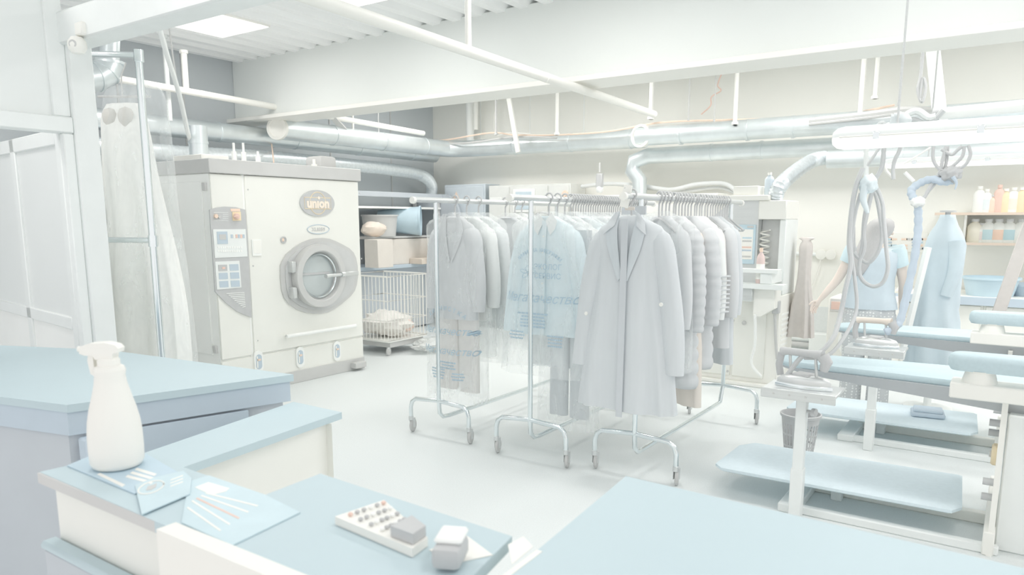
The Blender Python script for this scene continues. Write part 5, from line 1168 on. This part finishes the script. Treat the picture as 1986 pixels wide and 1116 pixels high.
# ================================================================ IRONING TABLES
UND = PADSIDE
def ironing_table(dy, label, sl, yc, xs, sleeve_z, arm_y):
    t = thing('ironing_table', label, 'table', (-.4, yc, 0), 'ironing tables')
    P = board_pts(-1.13, .85, yc, .17, .30, 14)
    zb = .82
    def lv(f, z): 
        c = (-.2, yc); return [Vector((c[0] + (p[0] - c[0]) * (1 - (1 - f) * .5), c[1] + (p[1] - c[1]) * f, z)) for p in P]
    MB().loft([lv(.96, zb - .035), lv(1.0, zb - .022), lv(1.0, zb - .01), lv(.975, zb)]).build('ironing_pad', FABB, t, ang=50)
    wedge = [[(x_, yc + s_ * w_, z_) for s_, z_ in ((-1, zb - .034), (1, zb - .034), (.82, zb - .034 - d_), (-.82, zb - .034 - d_))] for x_, w_, d_ in ((-1.10, .09, .015), (-.95, .17, .035), (-.5, .215, .065), (.0, .255, .10), (.85, .285, .14))]
    MB().loft([[Vector(p) for p in r] for r in wedge]).build('vacuum_box', UND, t)
    # tray
    T0, T1 = yc - .34, yc + .30
    def trp(i, z): return [Vector(p) for p in ((-1.385 + i, T0 + .06 + i, z), (-1.33 + i, T0 + i, z), (-.16 - i, T0 + .02 + i, z), (-.12 - i, T0 + .10, z), (-.15 - i, T1 - i, z), (-1.32 + i, T1 - .04 - i, z), (-1.38 + i, T1 - .14 - i, z))]
    MB().loft([trp(.02, .15), trp(0, .16), trp(0, .175), trp(.02, .185)]).build('lower_tray', M('tray_fabric', (222, 235, 241), .8, var=.02, scale=40), t, ang=50)
    # frame
    MB().b2((-.78, yc - .03, 0), (-.72, yc + .03, .15), .004).build('tray_leg', ALU, t)
    MB().b2((-.92, yc - .36, 0), (.05, yc - .31, .045), .006).build('floor_bar', ALU, t); MB().b2((-.92, yc + .05, 0), (.05, yc + .11, .06), .006).build('floor_bar', WHITE, t)
    MB().b2((-.99, yc - .38, 0), (-.88, yc + .14, .05), .006).build('foot', ALU, t)
    MB().b2((-.02, yc - .38, 0), (.03, yc + .60, .12), .006).build('end_foot', WHITE, t)
    MB().prism([(.0, yc - .38, .0), (.0, yc - .30, .0), (.0, yc - .10, .70), (.0, yc + .05, .70), (.0, yc + .5, .0), (.0, yc + .60, .0), (.0, yc + .3, .76), (.0, yc - .30, .76)], (.025, 0, 0)).build('end_plate', WHITE, t)
    MB().b2((.03, yc - .28, .0), (.28, yc + .30, .69), .008).build('cabinet', ALU, t)
    for z_, yy in ((.62, -.18), (.55, -.1), (.35, -.30), (.26, -.26)): MB().tube([(-.045, yc + yy, z_), (.0, yc + yy, z_)], .018, 10).build('knob', BLACK, t)
    MB().box((-.008, yc - .18, .46), (.03, .07, .10), .008).build('switch', YEL, t); MB().box((-.026, yc - .18, .46), (.012, .025, .03), .003).build('switch_button', DGREY, t)
    for yy, z_ in ((-.05, .2), (.12, .07), (.0, .66)): MB().lathe([(.010, 0), (.008, .006), (.001, .007)], (0, yc + yy, z_), 8, axis=(-1, 0, 0)).build('bolt', DGREY, t)
    # sleeve board
    MB().b2((-.215, arm_y - .06, sleeve_z - .15), (.85, arm_y + .10, sleeve_z - .075), .006).build('sleeve_arm', WHITE, t)
    MB().lathe([(.075, 0), (.07, .02), (.062, .05), (.07, .06)], (-.10, arm_y + .02, sleeve_z - .077), 20).build('sleeve_pedestal', WHITE, t)
    Q = board_pts(-.235, .85, arm_y + .02, .07, .10, 12)
    def sv(f, z): return [Vector((-.1 + (p[0] + .1) * (1 - (1 - f) * .6), arm_y + .02 + (p[1] - arm_y - .02) * f, z)) for p in Q]
    MB().loft([sv(.86, sleeve_z - .02), sv(1., sleeve_z), sv(1., sleeve_z + .03), sv(.93, sleeve_z + .05), sv(.75, sleeve_z + .06)]).build('sleeve_board', FABB, t, ang=60)
    # iron rest
    px_, py_ = xs
    MB().b2((px_ - .027, py_ - .027, .0), (px_ + .027, py_ + .027, .728), .004).b2((px_ - .032, py_ - .032, .0), (px_ + .032, py_ + .032, .30), .004).build('rest_post', ALU, t)
    MB().box((px_ - .0, py_, .735), (.37, .24, .016), .003).box((px_ - .0, py_ - .125, .720), (.37, .008, .05), .002).build('rest_plate', STEEL, t)
    for k in range(4): MB().lathe([(.006, 0), (.005, .003)], (px_ - .12 + k * .08, py_ - .129, .72), 8, axis=(0, -1, 0)).build('rivet', DGREY, t)
    MB().lathe([(.008, 0), (.008, .03), (.022, .03), (.022, .05), (.001, .052)], (px_ + .027, py_ - .01, .62), 10, axis=(1, -.3, 0)).build('clamp_knob', BLACK, t)
    return t
ironing_table(0, 'blue padded ironing table nearest the counter', 0, 4.48, (-.875, 4.02), .93, 4.08)
ironing_table(0, 'blue padded ironing table in the second row near the woman', 0, 6.12, (-.76, 5.62), .965, 5.72)
def iron(x, y, z, rz, label, hm):
    t = thing('steam_iron', label, 'iron', (x, y, z))
    base_ = [(-.115, -.055), (-.115, .055), (-.02, .06), (.05, .045), (.10, .02), (.125, 0), (.10, -.02), (.05, -.045), (-.02, -.06)]
    def lv(f, zz): return [Vector((x + p[0] * f, y + p[1] * f, z + zz)) for p in base_]
    MB().loft([lv(1, 0), lv(1, .014), lv(.97, .018)]).build('soleplate', CHROME, t)
    MB().loft([lv(.94, .018), lv(.94, .035), lv(.82, .05), lv(.6, .058)]).build('body', STEEL, t)
    MB().b2((x - .05, y - .035, z + .05), (x + .03, y + .035, z + .066), .006).build('cover', BLACK, t)
    for sx in (-.07, .05): MB().tube([(x + sx, y, z + .05), (x + sx - .01, y, z + .15)], .007, 8).build('strut', STEEL, t)
    MB().tube([(x - .12, y, z + .155), (x - .09, y, z + .16), (x + .02, y, z + .162), (x + .07, y, z + .16)], [.022, .018, .018, .026], 14).build('handle', hm, t)
    MB().tube([(x + .07, y, z + .16), (x + .09, y, z + .13), (x + .08, y, z + .09)], [.028, .026, .018], 12).build('grip_guard', BLACK, t)
    MB().tube([(x - .12, y, z + .15), (x - .13, y, z + .09), (x - .12, y, z + .04)], .016, 10).build('inlet', BLACK, t)
    t.rotation_euler = (0, 0, rz); t.scale = (1.18, 1.18, 1.12); return t
iron(-.87, 4.03, .744, R(-14), 'shiny steam iron with black handle on the nearest rest', BLACK)
iron(-.76, 5.63, .744, R(-10), 'shiny steam iron with wooden handle on the rear rest', M('wood_handle', (232, 222, 212), .5))
solo('folded_cloth', MB().box((-.45, 6.12, .205), (.22, .18, .035), .012, Matrix.Rotation(R(8), 3, 'Z'), 2).box((-.45, 6.12, .232), (.19, .16, .02), .008, Matrix.Rotation(R(6), 3, 'Z'), 2), BLUEED, 'dark blue folded cloth on the rear lower tray', 'cloth')
# waste basket
bx, by = -1.12, 5.12
t = thing('waste_basket', 'grey slotted plastic waste basket on the floor by the nearest table', 'basket', (bx, by, 0))
MB().lathe([(.001, 0), (.085, 0), (.088, .03), (.085, .03), (.082, .008), (.001, .008)], (bx, by, 0), 32, cap=False).build('base', BLACK, t)
mb = MB(); n = 28
for k in range(n):
    a = 2 * PI * k / n; a2 = a + 2 * PI / n * .55
    for (za, zb_) in ((.03, .10), (.11, .18), (.19, .26)):
        ra, rb = .088 + (.125 - .088) * za / .32, .088 + (.125 - .088) * zb_ / .32
        mb.prism([(bx + ra * math.cos(a), by + ra * math.sin(a), za), (bx + ra * math.cos(a2), by + ra * math.sin(a2), za), (bx + rb * math.cos(a2), by + rb * math.sin(a2), zb_), (bx + rb * math.cos(a), by + rb * math.sin(a), zb_)], Vector((math.cos(a), math.sin(a), 0)) * -.003)
mb.build('slat', BLACK, t)['kind'] = 'stuff'
for z_, h in ((.10, .012), (.18, .012), (.26, .05)):
    r0 = .088 + .037 * z_ / .32; r1 = .088 + .037 * (z_ + h) / .32
    MB().lathe([(r0, z_), (r1, z_ + h), (r1 - .004, z_ + h), (r0 - .004, z_), (r0, z_)], (bx, by, 0), 32, cap=False).build('band', BLACK, t)
MB().lathe([(.120, .30), (.132, .305), (.134, .322), (.124, .325), (.120, .31), (.120, .30)], (bx, by, 0), 32, cap=False).build('rim', BLACK, t)

# ================================================================ TUBE LIGHTS, HOSES
def tube_light(px0, pyt, pyb, Y, x1, label, gl):
    a = oy(px0, pyt, Y); b = oy(px0, pyb, Y); h = a.z - b.z
    t = thing('tube_light', label, 'light', (a.x + .6, Y, b.z))
    def sec(x_, f): 
        c = b.z + h * .5
        return [Vector((x_, Y + math.cos(q) * h * .55 * f, c + math.sin(q) * h * .5 * f)) for q in [PI * k / 12 for k in range(13)]], [Vector((x_, Y - math.cos(q) * h * .55 * f, c - math.sin(q) * h * .5 * f)) for q in [PI * k / 12 for k in range(13)]]
    xs = [(a.x, .55), (a.x + .02, .85), (a.x + .06, 1), (x1, 1)]
    MB().loft([sec(*q)[0] for q in xs]).build('housing', ALU, t); MB().loft([sec(*q)[1] for q in xs]).build('diffuser', gl, t)
    MB().b2((a.x + .04, Y - h * .58, b.z + h * .46), (x1, Y + h * .58, b.z + h * .54), .003).build('seam', WHITE, t)
    for k in range(3): MB().b2((a.x + .2 + k * .45, Y - h * .62, b.z + h * .36), (a.x + .23 + k * .45, Y - h * .54, b.z + h * .66), .002).build('clip', CHROME, t)
    for k in (.3, 1.1): MB().tube([(a.x + k, Y, a.z - .01), (a.x + k, Y, ZC + .02)], .006, 6).build('wire', STEEL, t)
    return t
tube_light(1618, 247, 292, 4.3, .85, 'long waterproof tube light hanging over the nearest ironing table', TUBEG)
tube_light(1712, 308, 328, 6.25, 1.1, 'second waterproof tube light hanging over the rear ironing table', TUBEG)
pipe('rail_pipe', [oy(1812, 222, 4.55), oy(2010, 203, 4.55)], .03, SIDEG, 'short grey rail above the near tube light', n=12, collars=(.02,), cmat=BLACK)
def hose(pts, r, mat, label, cat='hose', name='steam_hose'): return solo(name, MB().tube([oy(*p) for p in pts], r, 8, smooth=6), mat, label, cat)
t = solo('hose_hanger', MB().tube([oy(1680, 285, 4.5), oy(1680, 345, 4.5)], .013, 10), ALU, 'pale vertical tube carrying the looped steam hoses', 'tube')
HB = M('black_hose', (204, 206, 207), .6)
hose([(1700, 247, 4.5), (1714, 241, 4.5), (1714, 290, 4.5), (1710, 325, 4.5), (1697, 350, 4.5), (1688, 385, 4.5), (1680, 420, 4.5), (1675, 450, 4.5), (1676, 480, 4.5), (1668, 500, 4.5), (1656, 490, 4.5)], .012, HB, 'dark hose from the light fitting down through the knotted rag')
hose([(1674, 325, 4.4), (1660, 362, 4.4), (1651, 415, 4.4), (1647, 471, 4.4), (1650, 514, 4.4), (1640, 560, 4.35), (1630, 610, 4.3), (1616, 655, 4.15), (1585, 688, 4.08), (1556, 692, 4.04), (1527, 728, 4.02)], .013, HB, 'leftmost dark steam hose curving down to the near iron')
hose([(1669, 375, 4.45), (1657, 422, 4.45), (1651, 483, 4.45), (1658, 544, 4.4), (1661, 600, 4.35), (1640, 650, 4.2), (1605, 690, 4.1), (1560, 695, 4.05)], .010, HB, 'braided cord beside the leftmost steam hose')
hose([(1684, 355, 4.5), (1698, 362, 4.5), (1711, 392, 4.5), (1714, 425, 4.5), (1719, 483, 4.5), (1722, 520, 4.5), (1713, 547, 4.5), (1694, 556, 4.5), (1673, 544, 4.5), (1666, 520, 4.5), (1673, 471, 4.5), (1676, 428, 4.5), (1681, 398, 4.5)], .011, HB, 'large dark hose loop hanging in front of the woman')
hose([(1686, 362, 4.55), (1697, 375, 4.55), (1706, 416, 4.55), (1710, 459, 4.55), (1703, 489, 4.55), (1685, 510, 4.55), (1667, 501, 4.55), (1657, 483, 4.55), (1655, 440, 4.55)], .010, HB, 'smaller hose loop inside the large one')
hose([(1754, 256, 4.5), (1745, 290, 4.5), (1735, 312, 4.5), (1732, 330, 4.5), (1733, 348, 4.5)], .010, HB, 'short dark hose end dangling right of the loops')
hose([(1712, 310, 4.6), (1718, 330, 4.6), (1732, 346, 4.6)], .008, PIPEW, 'pale cord joining the dangling hose end')
hose([(1735, 250, 4.45), (1712, 278, 4.45), (1690, 310, 4.45), (1682, 322, 4.45)], .008, HB, 'thin dark cord slanting from the knot on the light')
hose([(1815, 226, 4.5), (1800, 228, 4.5), (1780, 216, 4.5), (1760, 222, 4.5), (1750, 238, 4.5), (1720, 245, 4.5)], .018, ALU, 'pale thick hose curled over the near tube light')
hose([(1830, 214, 4.5), (1800, 240, 4.5), (1770, 232, 4.5), (1755, 240, 4.5)], .014, HB, 'dark hose curled under the pale thick hose')
RAG = M('pale_blue_rag', (222, 232, 236), .9, var=.03)
t = thing('tied_rag', 'pale blue rag knotted round the hose bundle', 'rag', oy(1680, 400, 4.42))
k0 = oy(1684, 358, 4.42); o_ = blob(k0, (.045, .04, .05), seed=4, amp=.35).build('knot', RAG, t, ang=80)
MB().tube([oy(1678, 360, 4.40), oy(1674, 385, 4.40), oy(1680, 405, 4.40), oy(1683, 414, 4.40)], [.022, .03, .022, .008], 10, smooth=5).build('tail', RAG, t, ang=80)
t = thing('tied_rag', 'grey rag knotted on top of the near tube light', 'rag', oy(1746, 245, 4.4))
blob(oy(1746, 240, 4.35), (.05, .04, .055), seed=7, amp=.4).build('knot', M('grey_rag', (218, 224, 226), .9), t, ang=80)
BSL = M('blue_hose_sleeve', (201, 213, 225), .85, var=.03, scale=14)
t = thing('sleeved_hose', 'blue fabric covered steam hose running down to the rear iron', 'hose', oy(1780, 453, 5.7))
sp1 = spline([oy(*p) for p in ((1848, 350, 5.75), (1830, 353, 5.75), (1807, 348, 5.75), (1785, 355, 5.75), (1768, 368, 5.72), (1770, 382, 5.7), (1778, 392, 5.7))], 6)
sp2 = spline([oy(*p) for p in ((1780, 396, 5.7), (1781, 420, 5.7), (1780, 453, 5.7), (1774, 498, 5.68), (1761, 559, 5.66), (1748, 615, 5.64), (1738, 634, 5.62), (1716, 645, 5.60))], 6)
for sp__ in (sp1, sp2): MB().tube(sp__, [.025 * (1 + .12 * math.sin(1.9 * i)) for i in range(len(sp__))], 14).build('fabric_sleeve', BSL, t, ang=70)
blob(oy(1780, 392, 5.68), (.045, .04, .035), seed=1, amp=.4).build('knot', SIDEG, t, ang=80)
t = thing('cable_tangle', 'tangled dark cables tied up above the blue covered form', 'cables', oy(1838, 340, 5.75))
blob(oy(1845, 338, 5.75), (.06, .05, .05), seed=9, amp=.5).build('knot', BLACK, t, ang=80)
for P_ in ([(1810, 285, 5.75), (1810, 310, 5.75), (1822, 328, 5.75), (1840, 335, 5.75)], [(1878, 282, 5.75), (1882, 300, 5.75), (1872, 320, 5.75), (1850, 333, 5.75)], [(1870, 284, 5.75), (1866, 304, 5.75), (1848, 322, 5.75), (1838, 330, 5.75)], [(1835, 284, 5.75), (1828, 310, 5.75), (1822, 335, 5.75), (1805, 360, 5.75), (1792, 384, 5.72), (1785, 396, 5.7)], [(1838, 284, 5.78), (1834, 320, 5.78), (1822, 345, 5.78), (1800, 372, 5.75), (1788, 392, 5.72)], [(1826, 290, 5.75), (1845, 300, 5.75), (1856, 292, 5.75), (1866, 284, 5.75)]):
    MB().tube([oy(*p) for p in P_], .011, 7, smooth=6).build('cable_loop', BLACK, t)
MB().tube([oy(1848, 343, 5.7), oy(1855, 355, 5.7), oy(1852, 368, 5.7)], [.014, .012, .003], 8, smooth=4).build('tail', BSL, t)
hose([(1755, 335, 5.8), (1765, 345, 5.8), (1772, 352, 5.8)], .012, SIDEG, 'short grey hose stub beside the blue sleeve')
hose([(1805, 286, 5.6), (1780, 302, 5.6), (1752, 318, 5.6)], .006, PIPEW, 'thin white cord slanting left of the tangled cables')

for o in list(bpy.data.objects):
    if '_o' in o: del o['_o']
